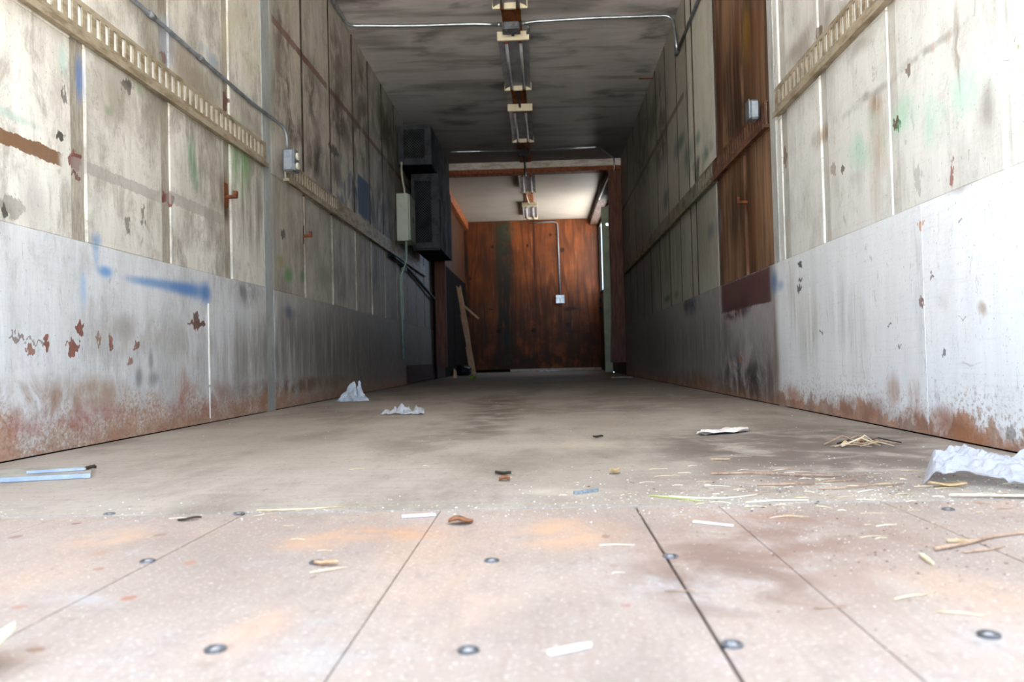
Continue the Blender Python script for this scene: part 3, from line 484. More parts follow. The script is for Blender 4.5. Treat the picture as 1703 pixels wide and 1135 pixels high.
    for yp in ((3.655, 4.845) if L else (4.195,)):     # rusty pegs left in the studs
        b_ = MB(); bx(-.015, .045, yp-.010, yp+.010, .99, 1.004, b=b_, bev=.002); bx(.030, .045, yp-.010, yp+.010, 1.004, 1.022, b=b_); bx(-.018, -.006, yp-.022, yp+.022, .95, 1.06, b=b_)
        b_.build('rusty_peg', MRUST, root)
    return root
WL, WR = wall('left'), wall('right')
p = MB(); p.tube([(XR-.002, 7.35, 2.70), (XR-.13, 7.33, 2.695)], .006).build('nail_rod', MRUST, WR)
p = MB(); p.box(XL, XL+.014, 8.21, 8.228, .66, 1.17, .002).box(XL, XL+.05, 8.195, 8.245, 1.14, 1.18, .004).build('loose_batten', MWIRE, WL)
# nose wall: three plywood sheets
bk = MB().box(XL-.05, XR+.05, D, D+.06, -.05, H).build('wall_back', MDARK); struct(bk)
for a, b, dz in ((XL+.002, -.815, .0), (-.812, -.128, .002), (-.124, XR-.002, .0)):
    MB().box(a, b, D-.014-dz, D, .05, H-.003, .002).build('plywood_panel', MBK, bk)
struct(MB().box(-.62, XR-.01, D-.035, D-.014, .002, .048, .003).build('baseboard_back', MBOARD))
# header beam between the cargo box and the nose room, ledgers and jamb boards
t1 = struct(MB().box(XL+.006, XR-.006, 10.45, 10.54, 2.655, H-.003, .004).build('trim_1', simple('whitewashed_beam', 'd2c8bc', 'ab9c8f', .6, scale=7, stretch=(1, 4, 4))))
MB().box(XL+.006, XR-.006, 10.455, 10.62, 2.600, 2.654, .003).build('header_board', MLED, t1)
struct(MB().box(XR-.16, XR-.006, 10.62, 14.94, 2.615, H-.004, .004).build('trim_2', simple('dark_ledger_timber', '3d2417', '2a1910', .7, scale=6, stretch=(6, 1, 6))))
struct(MB().box(XL+.006, XL+.085, 10.62, 14.94, 2.60, H-.004, .004).build('trim_3', MLED))
for nm, xa, xb in (('trim_4', XR-.165, XR-.006), ('trim_5', XL+.035, XL+.175)):
    q = MB()
    if nm == 'trim_4': q.prism([(xa, 2.598), (xa, 1.0), (xa-.035, .16), (xb, .16), (xb, 2.598)], 10.46, 10.50, lambda p, z: (p[0], z, p[1]))
    else: q.box(xa, xb, 10.46, 10.50, .15, 2.598, .003)
    struct(q.build(nm, MJAMB)); 
struct(MB().box(XL+.006, XL+.033, 10.46, 10.56, .006, 2.598, .002).build('trim_6', MDARK))
# pale jamb board of the side door, pierced by a bolt hole
pb = MB(); cx, cz, r0 = XR-.035, 2.235, .021; n = 16
def jb(p, z): return (p[0], z, p[1])
x0, x1 = XR-.119, XR-.007
pb.box(x0, x1, 12.50, 12.54, .004, cz-.06); pb.box(x0, x1, 12.50, 12.54, cz+.06, 2.50); pb.box(x0, cx-.024, 12.50, 12.54, cz-.06, cz+.06)
ring = [(cx+r0*math.cos(2*math.pi*k/n), cz+r0*math.sin(2*math.pi*k/n)) for k in range(n)]
def sq(k):
    c, s_ = math.cos(2*math.pi*k/n), math.sin(2*math.pi*k/n); f = 1/max(abs(c)/.024, abs(s_)/.06); return (cx+c*f, cz+s_*f)
for k in range(n):
    a, b = ring[k], ring[(k+1)%n]; c_, d_ = sq(k+1), sq(k)
    pb.prism([a, b, c_, d_], 12.50, 12.54, jb)
struct(pb.build('door_1', MPOST))
wf = struct(MB().box(XR-.005, XR+.017, 12.70, 14.86, 1.36, 1.385).box(XR-.005, XR+.017, 12.70, 14.86, 2.555, 2.575).box(XR-.005, XR+.017, 14.84, 14.87, 1.385, 2.555).build('window_1', MDARK))
for zz in (1.24, 1.06): MB().box(XR-.045, XR-.004, 14.55, 14.66, zz-.05, zz+.05, .006).build('window_latch', MBLKF, wf)
struct(MB().box(XL-.09, XR+.09, Y0, D+.13, H+.061, H+.10).build('trim_7', MSHELL))
b = struct(MB().box(-.245, -.105, 5.0, 14.40, H-.016, H-.001, .002).build('trim_8', MRUSTB))

# ------------------------------------------------------------------ ceiling lights
def light(label):
    t = thing('fluorescent_light', label, 'light', (-.175, 0, H-.017), 0, 'twin tube ceiling lights in a line')
    c = MB(); Lh = .59
    c.box(-.062, .062, -Lh, Lh, -.030, -.0005, .003); c.build('channel', MGREY, t)
    rf = MB()
    for s in (-1, 1):
        rf.prism([(s*.062, -.028), (s*.112, -.052), (s*.112, -.055), (s*.062, -.031)], -Lh, Lh, lambda p, z: (p[0], z, p[1]))
        rf.box(s*.112-.0025, s*.112+.0025, -Lh, Lh, -.060, -.046)
    rf.build('reflector', MGREY, t)
    for s in (-1, 1):
        q = MB().box(-.122, .122, s*Lh-.012, s*Lh+.012, -.070, -.001, .003).build('end_cap', MCREAM, t)
        if s < 0: MB().box(-.012, .012, -Lh-.0165, -Lh-.0118, -.045, -.003, .001).build('cable_clamp', MSILVD, q)
    for x in (-.055, .055):
        u = MB().tube([(x, -Lh+.03, -.062), (x, Lh-.03, -.062)], .0125, 12).build('lamp_tube', MGLASS, t, True)
        for s in (-1, 1): MB().box(x-.014, x+.014, s*(Lh-.021)-.009, s*(Lh-.021)+.009, -.083, -.035, .003).build('lamp_socket', MRUST, t)
    return t
LP = [(5.08, 'fluorescent ceiling light at the edge of the picture above the crossing conduit'), (6.83, 'second fluorescent ceiling light, hung just past the upper metal junction box'),
      (8.63, 'third fluorescent ceiling light, ending at the far junction box'), (11.48, 'fluorescent ceiling light just behind the whitewashed header beam'), (13.74, 'farthest fluorescent ceiling light, against the plywood nose wall')]
l0 = None
for y, lb in LP:
    if l0 is None: o = l0 = light(lb); l0.location.y = y
    else: o = copy_tree(l0, (-.175, y, H-.017)); o['label'] = lb

# ------------------------------------------------------------------ conduits, boxes, cables
def pipe(name, pts, r, mat, label, cat='conduit', fil=.08, clips=(), group=None):
    o = MB().tube(fillet(pts, fil), r, 10).build(name, mat, None, True); tag(o, label, cat, group)
    for (a, b_) in clips: MB().tube([a, b_], r*1.45, 10).build('coupling', mat, o, True)
    return o
zc = H-.014
pipe('metal_conduit', [(XL+.022, Y0+.1, zc-.012), (XL+.022, 5.93, zc-.012), (XL+.03, 6.02, zc), (-.9, 6.07, zc), (-.45, 6.075, zc-.001), (-.255, 6.09, zc-.010)], .0115, MSILV, 'steel conduit running along the ceiling corner then across to the near junction box', fil=.13, clips=[((-.29, 6.087, zc-.008), (-.255, 6.09, zc-.010))])
pipe('metal_conduit', [(-.112, 6.09, zc-.010), (-.03, 6.075, zc-.003), (.4, 6.06, zc), (XR-.03, 6.07, zc), (XR-.016, 6.05, 2.60), (XR-.016, 6.0, 2.46)], .0115, MSILV, 'steel conduit from the near junction box bending down the right wall', fil=.11, clips=[((-.112, 6.09, zc-.010), (-.078, 6.083, zc-.006))])
pipe('metal_conduit', [(XR-.016, 6.005, 2.425), (XR-.016, 5.1, 2.45), (XR-.016, Y0+.1, 2.45)], .0115, MSILVD, 'dull conduit running level along the upper right wall panels', clips=[((XR-.016, 6.03, 2.43), (XR-.016, 5.93, 2.43))])
pipe('metal_conduit', [(XL+.35, 9.82, zc), (-.9, 9.82, zc), (-.25, 9.84, zc-.006)], .011, MSILV, 'steel conduit from the black cabinet across to the far junction box')
pipe('metal_conduit', [(-.105, 9.84, zc-.006), (.72, 9.83, zc), (.93, 10.36, zc), (.945, 10.435, zc-.03), (.945, 10.437, 2.585), (.90, 10.70, 2.575), (.875, 12.3, 2.585)], .011, MSILV, 'conduit from the far junction box angled over the whitewashed header beam', fil=.06)
pipe('metal_conduit', [(-.175, D-.03, H-.060), (.22, D-.03, H-.045), (.30, D-.03, H-.07), (.312, D-.03, 1.36)], .0125, MSILVD, 'conduit bending down the orange plywood nose wall to an outlet box', fil=.09)
pipe('metal_conduit', [(XL+.014, Y0+.1, 1.515), (XL+.014, 3.95, 1.515), (XL+.016, 4.28, 1.53), (XL+.05, 4.372, 1.50), (XL+.052, 4.385, 1.395)], .0082, MSILVD, 'conduit above the left slotted rail dropping into a steel outlet box', fil=.1, clips=[((XL+.014, 3.33, 1.515), (XL+.014, 3.37, 1.515)), ((XL+.014, 2.9, 1.515), (XL+.014, 2.94, 1.515))])
pipe('metal_conduit', [(-1.315, 7.98, 1.405), (-1.315, 7.98, 1.20), (XL+.022, 8.0, 1.06), (XL+.022, 8.05, .85), (XL+.022, 8.1, .26)], .010, simple('verdigris_conduit', '8fa79c', '7c9489', .5, .2), 'pale conduit dropping from the grey breaker box towards the floor', fil=.06)
pipe('flexible_cable', [(-1.355, 8.045, 2.20), (-1.35, 8.02, 2.05), (-1.325, 8.0, 1.93), (-1.318, 7.99, 1.875)], .009, MWIRE, 'cream cable hanging from the black cabinet into the breaker box', 'cable', .1)
pipe('flexible_cable', [(XL+.036, 7.4, 1.205), (XL+.034, 8.0, 1.205), (XL+.03, 8.6, 1.18), (XL+.03, 9.5, 1.10), (XL+.05, 10.3, 1.01)], .018, MCABLE, 'thick black cable sagging along the left wall below the black cabinet', 'cable', .3)
pipe('flexible_cable', [(-.06, 6.12, zc-.012), (-.055, 6.17, H-.036), (-.062, 6.22, H-.04)], .013, MSILVD, 'short grey flexible cable looping from the junction box to the second light', 'cable', .03)
pipe('flexible_cable', [(-.182, 9.90, H-.055), (-.18, 10.3, H-.085), (-.182, 10.44, H-.160), (-.181, 10.6, H-.165), (-.178, 10.86, H-.055)], .012, MCABLE, 'black cable crossing under the header beam between two lights', 'cable', .12)
pipe('flexible_cable', [(-.178, 6.145, H-.055), (-.176, 6.19, H-.05), (-.175, 6.225, H-.045)], .011, MCABLE, 'short black cable from the near junction box into the second light', 'cable', .02)
pipe('flexible_cable', [(-.178, 7.44, H-.05), (-.182, 7.7, H-.034), (-.175, 8.02, H-.045)], .010, MCABLE, 'black cable linking the second and third ceiling lights', 'cable', .1)
pipe('flexible_cable', [(-.178, 12.09, H-.05), (-.21, 12.5, H-.034), (-.175, 13.13, H-.045)], .009, MWIRE, 'pale cable linking the two farthest ceiling lights', 'cable', .1)
for y, lb, mt in ((6.085, 'near metal junction box on the ceiling between the first two lights', MSILVD), (9.84, 'far dark junction box on the ceiling before the header beam', MBLKF)):
    jbx = thing('junction_box', lb, 'junction box', (-.182, y, H-.017)); 
    MB().box(-.062, .062, -.055, .055, -.058, -.0005, .012).build('body', mt, jbx); MB().box(-.066, .066, -.059, .059, -.064, -.0585, .004).build('cover', mt, jbx)
    for s in (-1, 1): MB().lathe([(.006, -.067), (.006, -.0642)], 10, (s*.04, s*.035, 0)).build('screw', MSILV, jbx)
def outlet(label, loc, rz, w=.10, h=.11, d=.06, face=True):
    o = thing('outlet_box', label, 'outlet box', loc, rz)      # local -y faces the room
    MB().box(-w/2, w/2, -d, -.0005, -h/2, h/2, .009).build('box', MSILV, o); cv = MB().box(-w/2-.002, w/2+.002, -d-.005, -d-.0004, -h/2-.002, h/2+.002, .003).build('cover_plate', MSILV, o)
    if face:
        for s in (-1, 1): MB().lathe([(.019, 0), (.019, .008), (.016, .010)], 14).build('socket', MLENS, cv)
        for s, c in zip((-1, 1), cv.children): c.location = (0, -d-.0055, s*.026); c.rotation_euler = (math.radians(90), 0, 0)
    return o
outlet('steel outlet box with two cream sockets on the left slotted rail', (XL+.0345, 4.385, 1.33), math.radians(90), .09, .12, .062)
outlet('blank steel outlet box on the right slotted rail beside brown plywood', (XR-.0345, 3.775, 1.335), math.radians(-90), .07, .09, .045, False)
outlet('pale outlet box at the foot of the conduit on the nose wall', (.312, D-.0145, 1.292), 0, .15, .145, .05)
# breaker box
bb = thing('breaker_box', 'tall pale grey-green breaker box beside the black cabinet', 'breaker box', (XL+.006, 7.98, 1.41))
MB().box(.001, .118, -.03, .32, 0, .462, .004).build('case', MPANEL, bb); d_ = MB().box(.120, .132, -.022, .312, .008, .454, .003).build('door', MPANEL, bb)
MB().box(.132, .139, .14, .16, .19, .26, .002).build('latch', MBLKF, d_)
# black cabinet: two stacked housings with mesh fronts
cb = thing('equipment_cabinet', 'black metal equipment cabinet with mesh fronts high on the left wall', 'cabinet', (XL+.006, 8.06, 1.40))
def housing(x0, x1, y0, y1, z0, z1, nm, gx0, gx1, gz0, gz1):
    h = MB().box(x0, x1, y0+.03, y1, z0, z1, .006).build(nm, MBLKSIDE, cb)
    f = MB().box(x0, gx0, y0, y0+.029, z0, z1, .003).box(gx1, x1, y0, y0+.029, z0, z1, .003).box(gx0, gx1, y0, y0+.029, z0, gz0, .003).box(gx0, gx1, y0, y0+.029, gz1, z1, .003).build('front_frame', MBLKF, h)
    gq = MB(); stp = .028; w_, h_ = gx1-gx0, gz1-gz0; n_ = int((w_+h_)/stp)
    for k in range(1, n_):
        t = k*stp
        for fl_ in (0, 1):
            a = (min(t, w_), max(0, t-w_)); b2 = (max(0, t-h_), min(t, h_))
            if fl_: a, b2 = (w_-a[0], a[1]), (w_-b2[0], b2[1])
            if abs(a[0]-b2[0]) < .004: continue
            gq.tube([(gx0+a[0], y0+.014+fl_*.004, gz0+a[1]), (gx0+b2[0], y0+.014+fl_*.004, gz0+b2[1])], .0035, 4)
    gq.build('mesh_grille', MBLKF, h); return h
housing(.012, .340, 0, 1.55, .775, 1.165, 'upper_housing', .07, .275, .84, 1.12)
lh = housing(.070, .352, .40, 1.55, .0, .772, 'lower_housing', .105, .275, .06, .70)
MB().box(.08, .345, .405, .45, -.02, -.001).build('drip_lip', MBLACK, lh)
MB().tube([(.350, .405, .30), (.353, .52, .44), (.355, .50, .52), (.352, .42, .50)], .007, 8).build('hinge_arm', MBLACK, lh, True)
# leaning split boards, bin bag and scraps at the nose
def board(name, p0, p1, wdt, th, out=None, par=None):
    a, b2 = Vector(p0), Vector(p1); ax = (b2-a); L_ = ax.length; ax.normalize(); sd = ax.cross(Vector((0, -1, 0))).normalized(); nr = sd.cross(ax)
    out = out or [(0, -.5), (.30, -.5), (.31, -.32), (.66, -.5), (.67, -.36), (1, -.42), (.97, .0), (1, .35), (.55, .5), (.3, .42), (0, .5)]
    o = MB().prism([(u*L_, v*wdt) for u, v in out], -th/2, th/2, lambda p, z: a+ax*p[0]+sd*p[1]+nr*z).build(name, MTAN, par); return o
lb = thing('leaning_board', 'long split pale board leaning in the nose corner, a short cross piece on it', 'board')
for nm, args in (('plank', ((-1.125, 12.95, .012), (-1.345, 13.2, 1.44), .095, .024)), ('cross_piece', ((-1.03, 13.15, .89), (-1.275, 13.135, 1.115), .035, .022, [(0, -.4), (1, -.5), (1, .5), (0, .5)]))): board(nm, *args, par=lb)
def lump(label, name, loc, rx, ry, rz, mat, seed, cat):
    r = random.Random(seed); b_ = MB(); bmesh.ops.create_icosphere(b_.bm, subdivisions=3, radius=1)
    ph = [r.uniform(0, 6.28) for _ in range(6)]
    for v in b_.bm.verts:
        c = v.co.copy(); k = 1+.13*math.sin(5*c.x+ph[0])*math.cos(4*c.y+ph[1])+.10*math.sin(9*c.z+ph[2]+3*c.x)+.06*math.sin(13*c.y+ph[3])
        v.co = Vector((c.x*rx*k, c.y*ry*k, max(c.z*k, -.72)*rz+rz*.72))
    return tag(b_.build(name, mat, None, True, loc), label, cat)
lump('black bin bag slumped on the floor beneath the leaning board', 'bin_bag', (-1.235, 12.55, .001), .12, .17, .10, MBAG, 3, 'bag')
tag(MB().prism([(-1.215, .001), (-1.165, .001), (-1.175, .10), (-1.205, .13)], 10.95, 10.975, lambda p, z: (p[0], z, p[1])).build('wood_offcut', MTAN), 'small tan wood offcut standing by the brown jamb board', 'offcut')
tag(MB().box(XL+.008, XL+.022, 8.35, 10.40, .015, .20, .004).build('low_board', MSD), 'low brown board along the foot of the left wall', 'board')

# ------------------------------------------------------------------ litter on the floor
def crumple(name, label, corners, hgt, seed, mat, n=26, cat='plastic', wav=1.0, zfn=None, m=14):
    """crumpled thin sheet between four floor corners (a b c d); ridged and torn-edged"""
    r = random.Random(seed); K = [(r.uniform(3, 11), r.uniform(2, 9), r.uniform(0, 6.3), r.uniform(.3, 1)) for _ in range(7)]
    a, b_, c, d = [Vector((x, y, 0)) for x, y in corners]
    cen = (a+b_+c+d)/4
    def fn(u, v):
        p = (a*(1-u)+b_*u)*(1-v)+(d*(1-u)+c*u)*v
        s_ = sum(w_*abs(math.sin(k1*u+k2*v*wav+ph)) for k1, k2, ph, w_ in K)/sum(k[3] for k in K)
        j = .10*(math.sin(17*u+seed)+math.sin(31*u+2*seed))*(abs(v-.5)*2)**4+.02*math.sin(23*v+seed)
        p = p+(d-a)*j*.35
        z = hgt*(1.5*s_-.45) if zfn is None else zfn(u, v, s_)
        return Vector((p.x-cen.x, p.y-cen.y, max(z, .0)+.0012))
    o = MB().sheet(fn, n, m, .0008).build(name, mat, None, False, (cen.x, cen.y, .0005)); return tag(o, label, cat)
crumple('plastic_sheet', 'large crumpled milky plastic sheet on the floor by the right wall', [(.655, 1.475), (.95, 1.26), (1.00, 1.48), (.735, 1.640)], .055, 5, MFILM, 70, 'plastic sheet', zfn=lambda u, v, s: (.003+.030*s*s*(1-.35*u)+.016*v+.035*max(0, v-.7)*s+.016*abs(mnoise.noise((9*u, 5*v, 3.1)))+.010*abs(mnoise.noise((26*u, 11*v, 7.7))))*(1 if u > .05 else u*20), m=34)
def bagfn(u, v): 
    a = 2*math.pi*u; t = v; r = (.060*(1-t)**.6+.014)*(1+.30*math.sin(5*a+7*t)+.22*math.sin(9*a-5*t)+.12*math.sin(19*a+11*t)); return (r*math.cos(a)*1.0+.03*t*t, r*math.sin(a)*.7, .0015+.082*t*(1+.38*math.sin(3*a+1.2)+.16*math.sin(8*a)))
tag(MB().sheet(bagfn, 40, 9, .0008).build('plastic_bag', MFILMG, None, False, (-1.185, 5.02, .002)), 'scrunched grey plastic bag standing against the left wall', 'plastic bag')
crumple('plastic_wrapper', 'flattened clear plastic wrapper with a crinkled edge on the dusty floor', [(-.735, 3.64), (-.53, 3.60), (-.56, 3.80), (-.71, 3.86)], .022, 9, MFILMG, 40, 'wrapper', zfn=lambda u, v, s: .002+(.042*v*(1-.7*u)+.010)*abs(mnoise.noise((6*u, 3*v, 1.3)))*1.3+.007*abs(mnoise.noise((15*u, 8*v, 5))), m=20)
crumple('paper_strip', 'torn white paper strip lying alone near the floor centre', [(.43, 2.39), (.60, 2.48), (.615, 2.56), (.47, 2.50)], .014, 12, MWOODW, 24, 'paper', m=8)
crumple('paper_scrap', 'crumpled white scrap against the foot of the nose wall', [(-.10, 14.1), (.25, 14.1), (.25, 14.5), (-.1, 14.5)], .03, 15, MFILM, 18, 'paper', m=10)
crumple('paper_scrap', 'pale flat paper scrap on the floor near the right jamb board', [(.72, 8.9), (.93, 8.8), (.95, 9.2), (.74, 9.3)], .012, 18, MWOODW, 14, 'paper', m=8)
# blue-edged boards by the left wall
bd = thing('blue_edged_board', 'flat grey board with a blue painted edge by the left wall', 'board', (0, 0, 0))
q = [(-1.55+.16, 1.66), (-1.164, 1.712), (-.99, 1.765), (-1.062, 1.895), (-1.38, 1.86)]
MB().prism(q, .0012, .0105).build('board', MBOARD, bd)
def strip(name, a, b_, z0, z1, off, mat, par):
    a, b_ = Vector((*a, 0)), Vector((*b_, 0)); nn = (b_-a).normalized().cross(Vector((0, 0, 1)))*off
    return MB().prism([(a.x, a.y), (b_.x, b_.y), (b_.x+nn.x, b_.y+nn.y), (a.x+nn.x, a.y+nn.y)], z0, z1).build(name, mat, par)
strip('blue_edge', (-1.39, 1.652), (-.99, 1.762), .0012, .0108, .003, MBLUE, bd)
b3 = thing('thin_board', 'thin grey strip with a worn blue edge on the blue-edged board', 'board', (0, 0, 0))
MB().prism([(-1.135, 1.772), (-1.03, 1.815), (-1.05, 1.865), (-1.16, 1.845)], .0115, .0165).build('board', MBOARD, b3)
strip('blue_edge', (-1.137, 1.770), (-1.032, 1.813), .0115, .0175, .003, MBLUE, b3)
MB().box(-1.034, -1.029, 1.815, 1.855, .0115, .019, .002).build('dark_end', MDKCHIP, b3)
tag(MB().tube([(-1.10, 1.90, .005), (-1.085, 1.905, .009), (-1.06, 1.912, .006)], .0035, 6).build('twig', MDKCHIP), 'dark twig chip behind the thin blue-edged strip', 'twig')
# cream scalloped scrap at the picture's lower corner
def scal(u, v):
    a = -1.75+3.3*u; R = .049+.006*math.cos(9*a); r = R*(.25+.75*v); return (-.479+r*math.cos(a)*1.0, .628+r*math.sin(a), .006+.020*v*v*(1+.25*math.cos(9*a)))
tag(MB().sheet(scal, 48, 8, .004).build('foam_scrap', MCREAMS), 'cream foam scrap with a scalloped rim on the near deck planks', 'foam scrap')
def leaf(name, label, c, L_, W_, rz, mat, curl=.3, seed=0, cat='leaf', lift=.0):
    r = random.Random(seed); ph = r.uniform(0, 6)
    def fn(u, v):
        w_ = W_*(math.sin(math.pi*min(1, u*.96+.02))**.7)*(1+.12*math.sin(14*u+ph)); y = (v-.5)*w_; x = (u-.5)*L_
        z = curl*W_*((2*v-1)**2)+lift*u+.08*W_*(1+math.sin(6*u+ph))
        return (x, y, z+.0018)
    o = MB().sheet(fn, 12, 6, .0009).build(name, mat, None, True, (c[0], c[1], 0 if c[1] > 1.31 else -.001)); o.rotation_euler = (0, 0, rz); return tag(o, label, cat)
leaf('dry_leaf', 'curled brown leaf on the seam between deck planks and plywood', (-.127, 1.197), .036, .030, .15, MLEAF, .12, 2)
leaf('dry_leaf', 'tan torn leaf lying in front of the milky plastic sheet', (.675, 1.43), .060, .024, -.25, MLEAFT, .16, 4)
leaf('dry_leaf', 'small tan leaf curl beyond the pale dust patch on the floor', (-.083, 1.60), .022, .018, .2, MLEAF, .35, 6)
leaf('dry_leaf', 'dark narrow leaf just behind the small tan leaf curl', (-.09, 1.685), .035, .012, -.3, MDKCHIP, .4, 7)
leaf('dry_leaf', 'pinkish leaf fragment near the middle of the dusty floor', (.135, 1.665), .022, .018, .1, MLEAFT, .5, 8)
leaf('green_leaf', 'tiny green leaf on the dark floor before the nose wall', (-.87, 10.0), .09, .07, .3, MGREEN, .5, 9)
leaf('bark_chip', 'dark bark chip on the left deck plank below the seam', (-.553, 1.26), .035, .010, .55, MDKCHIP, .2, 10, 'chip')
leaf('bark_chip', 'dark bark chip lying on the floor far beyond the dust patch', (.15, 2.42), .03, .014, .0, MDKCHIP, .3, 11, 'chip')
leaf('wood_chip', 'tan wood chip lying against a deck screw', (-.262, .966), .030, .011, -.15, MTAN, .25, 12, 'chip')
leaf('wood_peel', 'long pale curved wood peel in front of the milky plastic sheet', (.74, 1.315), .22, .013, -.12, MPEEL, .25, 13, 'wood peel')
leaf('curved_bark', 'small curved tan bark sliver on the middle floor', (.382, 1.845), .042, .005, .0, MLEAFT, .5, 14, 'bark')
def splinter(name, label, a, b_, w_, th, mat, cat='splinter', z=.0):
    a, b_ = Vector((*a, 0)), Vector((*b_, 0)); d = b_-a; L_ = d.length; z = z if a.y > 1.31 else z-.001
    o = MB().prism([(-L_/2, -w_*.5), (L_*.1, -w_*.55), (L_/2, -w_*.2), (L_*.48, w_*.35), (0, w_*.5), (-L_/2, w_*.4)], .0005, th).build(name, mat, None, False, ((a.x+b_.x)/2, (a.y+b_.y)/2, z)); o.rotation_euler = (0, 0, math.atan2(d.y, d.x)); return tag(o, label, cat)
splinter('wood_splinter', 'white wood splinter on the middle deck plank near the screws', (-.003, .663), (.032, .681), .006, .004, MWOODW)
splinter('wood_splinter', 'slender white wood sliver on the darkened deck plank', (.204, 1.178), (.252, 1.143), .006, .003, MWOODW)
splinter('plastic_shard', 'violet-white plastic shard beside the curled brown leaf', (-.222, 1.252), (-.172, 1.262), .007, .004, MVIO, 'plastic')
splinter('pen_fragment', 'grey-blue plastic pen fragment beside the pale dust patch', (.045, 1.428), (.088, 1.455), .007, .006, MPEN, 'plastic')
splinter('wood_splinter', 'broad tan splinter beside the long brown twig', (.485, 1.035), (.515, 1.03), .008, .003, MLEAFT)
splinter('wood_splinter', 'short upright-pointing yellow splinter on the deck right of the dark stain', (.425, .968), (.418, .925), .005, .003, MSTRAW)
def stalk(name, label, pts, r, mat, cat='straw', group=None, lift=.0):
    P = [Vector((x, y, (0 if y > 1.31 else -.001)+r+lift*math.sin(math.pi*i/(max(1, len(pts)-1))))) for i, (x, y) in enumerate(pts)]
    c = P[0].copy(); o = MB().tube([p-c for p in fillet(P, .03, 3)], r, 6, r*.6).build(name, mat, None, True, c); return tag(o, label, cat, group)
stalk('twig', 'long brown twig on the right deck planks', [(.45, .99), (.50, 1.015), (.545, 1.05), (.60, 1.07), (.66, 1.075)], .0024, MTWIG, 'twig')
stalk('twig', 'forked dark twig under the long brown twig', [(.475, .975), (.51, .985), (.535, 1.0)], .0016, MTWIG, 'twig')
stalk('twig', 'long straight reddish twig across the floor before the straw heap', [(.318, 1.63), (.40, 1.62), (.47, 1.585), (.55, 1.575)], .0022, MTWIG, 'twig', lift=.002)
stalk('twig', 'second reddish twig lying nearer than the long straight one', [(.37, 1.485), (.43, 1.475), (.50, 1.50), (.56, 1.525)], .0018, MTWIG, 'twig', lift=.002)
stalk('twig', 'third reddish twig lying towards the milky plastic sheet', [(.46, 1.43), (.50, 1.425), (.55, 1.45), (.62, 1.47)], .0018, MTWIG, 'twig', lift=.002)
stalk('straw', 'yellow-green straw lying across the middle of the seam', [(.170, 1.395), (.21, 1.37), (.245, 1.335)], .0015, simple('green_straw', 'c4c47c', 'a9ad62', .6, bumps=0), 'straw')
stalk('straw', 'yellow straw lying along the seam on the left', [(-.47, 1.322), (-.40, 1.325), (-.335, 1.345)], .0016, MSTRAW, 'straw')
stalk('straw', 'bleached straw beside the yellow-green straw', [(.20, 1.385), (.25, 1.355), (.30, 1.36), (.345, 1.385)], .0016, MSTRAWP, 'straw')
stalk('straw', 'thick bleached straw at the foot of the right seam', [(.31, 1.315), (.36, 1.33), (.41, 1.325)], .0015, MSTRAWP, 'straw')
stalk('straw', 'curved brown straw beyond the white splinter', [(.60, .985), (.607, .96), (.615, .935)], .0013, MTWIG, 'straw')
# straw heap by the right wall
hp = thing('straw_heap', 'small heap of dry stalks and leaves near the right wall', 'straw heap', (.78, 2.08, 0))
for k in range(13):
    a = rnd.uniform(-.35, .35)+(math.pi if k % 2 else 0); L_ = rnd.uniform(.05, .12); cx_, cy_, cz_ = rnd.uniform(-.05, .05), rnd.uniform(-.05, .05), rnd.uniform(.004, .026)
    MB().tube([(cx_-L_/2*math.cos(a), cy_-L_/2*math.sin(a), .003), (cx_, cy_, cz_), (cx_+L_/2*math.cos(a), cy_+L_/2*math.sin(a), .0035)], rnd.uniform(.0011, .0024), 6).build('stalk', rnd.choice((MSTRAW, MTWIG, MTWIG, MDKCHIP)), hp, True)
for k in range(3): MB().sheet(lambda u, v, k=k: (-.06+.045*k+.020*u, -.03+.025*k+.008*v, .004+.008*math.sin(3*u)+.004*v), 5, 3, .001).build('leaf', (MLEAFT, MLEAF, MTWIG)[k], hp)
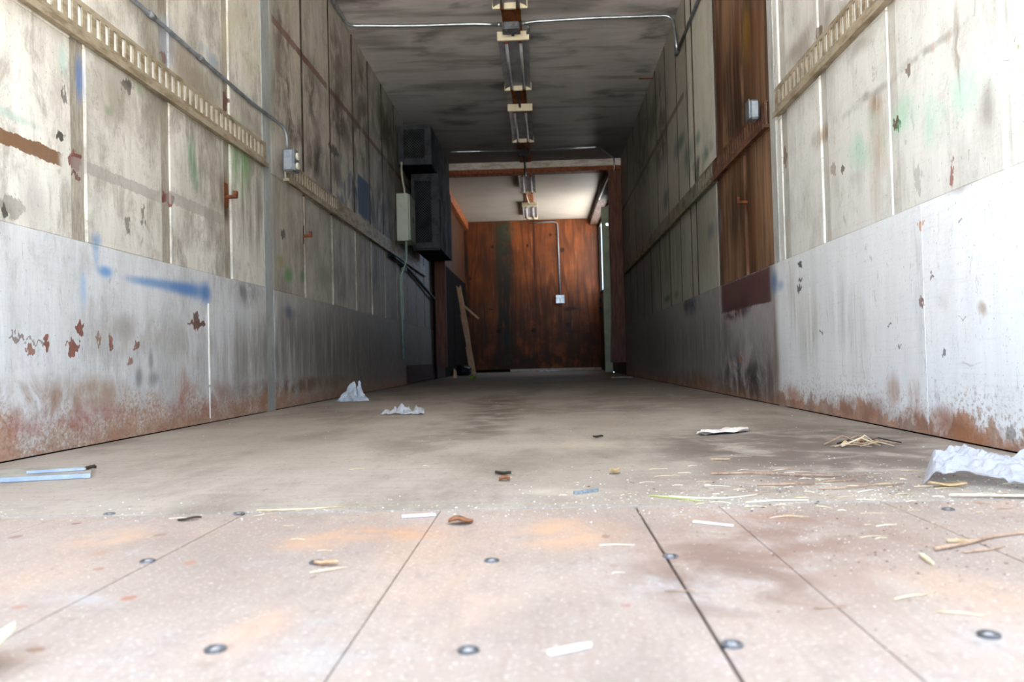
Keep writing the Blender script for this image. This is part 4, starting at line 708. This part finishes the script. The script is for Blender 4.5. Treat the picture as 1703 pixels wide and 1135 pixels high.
# loose straws, each its own
LBL = 'short dry straw among the loose straws scattered on the right of the floor'
for k in range(130):
    t = rnd.random()
    x = rnd.gauss(.46, .20) if t < .8 else rnd.uniform(-.6, .9); y = (rnd.gauss(1.42, .16) if t < .55 else rnd.uniform(.75, 1.9))
    x = min(max(x, -.7), .93); L_ = rnd.uniform(.008, .045); a = rnd.gauss(0, .35)
    if y < .62: continue
    dx, dy = L_*math.cos(a)/2, L_*math.sin(a)/2
    stalk('straw', LBL, [(x-dx, y-dy), (x+rnd.uniform(-.004, .004), y+rnd.uniform(-.004, .004)), (x+dx, y+dy)], rnd.uniform(.0005, .0010), rnd.choice((MSTRAW, MSTRAWP, MSTRAW, MTWIG)), 'straw', 'loose straws scattered on the floor', .001)
def grit(name, label, mat, n, smin, smax, pick, seed):
    r = random.Random(seed); vs, fs = [], []
    for _ in range(n):
        x, y = pick(r)
        if not (XL+.03 < x < XR-.03): continue
        s = r.uniform(smin, smax)*(1 if y < 3 else 1.6); a = r.uniform(0, 6.3); z = 0 if y > 1.312 else -.0012; s *= .62 if y < 1.25 else 1; i = len(vs); k = r.uniform(.5, 1.8)
        for q in range(4):
            b_ = a+q*math.pi/2; vs.append((x+s*k*math.cos(b_)*(1 if q % 2 else 1.6), y+s*math.sin(b_), z))
        vs.append((x+s*r.uniform(-.3, .3), y, z+s*r.uniform(.4, 1.0)))
        fs += [(i, i+1, i+4), (i+1, i+2, i+4), (i+2, i+3, i+4), (i+3, i, i+4), (i+3, i+2, i+1, i)]
    me = bpy.data.meshes.new(name); me.from_pydata(vs, [], fs); o = link(name, me, mat); o['kind'] = 'stuff'; tag(o, label, 'grit')
def pk1(r):
    t = r.random()
    if t < .45: return r.gauss(.45, .25), r.gauss(1.35, .22)
    if t < .75: return r.uniform(-1.3, .95), r.gauss(1.30, .06)
    return r.uniform(-1.3, 1.0), .6+8*r.random()**2.2
grit('paint_flakes', 'white paint flakes and crumbs scattered over the floor', MCRUMB, 1500, .0004, .0014, pk1, 21)
def pk2(r):
    t = r.random()
    if t < .6: return r.gauss(.43, .13), r.gauss(1.02, .13)
    return r.gauss(.55, .22), r.gauss(1.40, .12)
grit('dark_litter', 'dark crumbs of bark and soil among the straw on the right of the floor', MDKCHIP, 420, .0005, .0020, pk2, 23)
grit('pale_litter', 'pale chaff and splinters among the straw on the right of the floor', MSTRAWP, 800, .0004, .0012, pk2, 24)
grit('floor_grit', 'tan grit and dust scattered over the floor', MCRUMBT, 2600, .0005, .0017, pk1, 22)
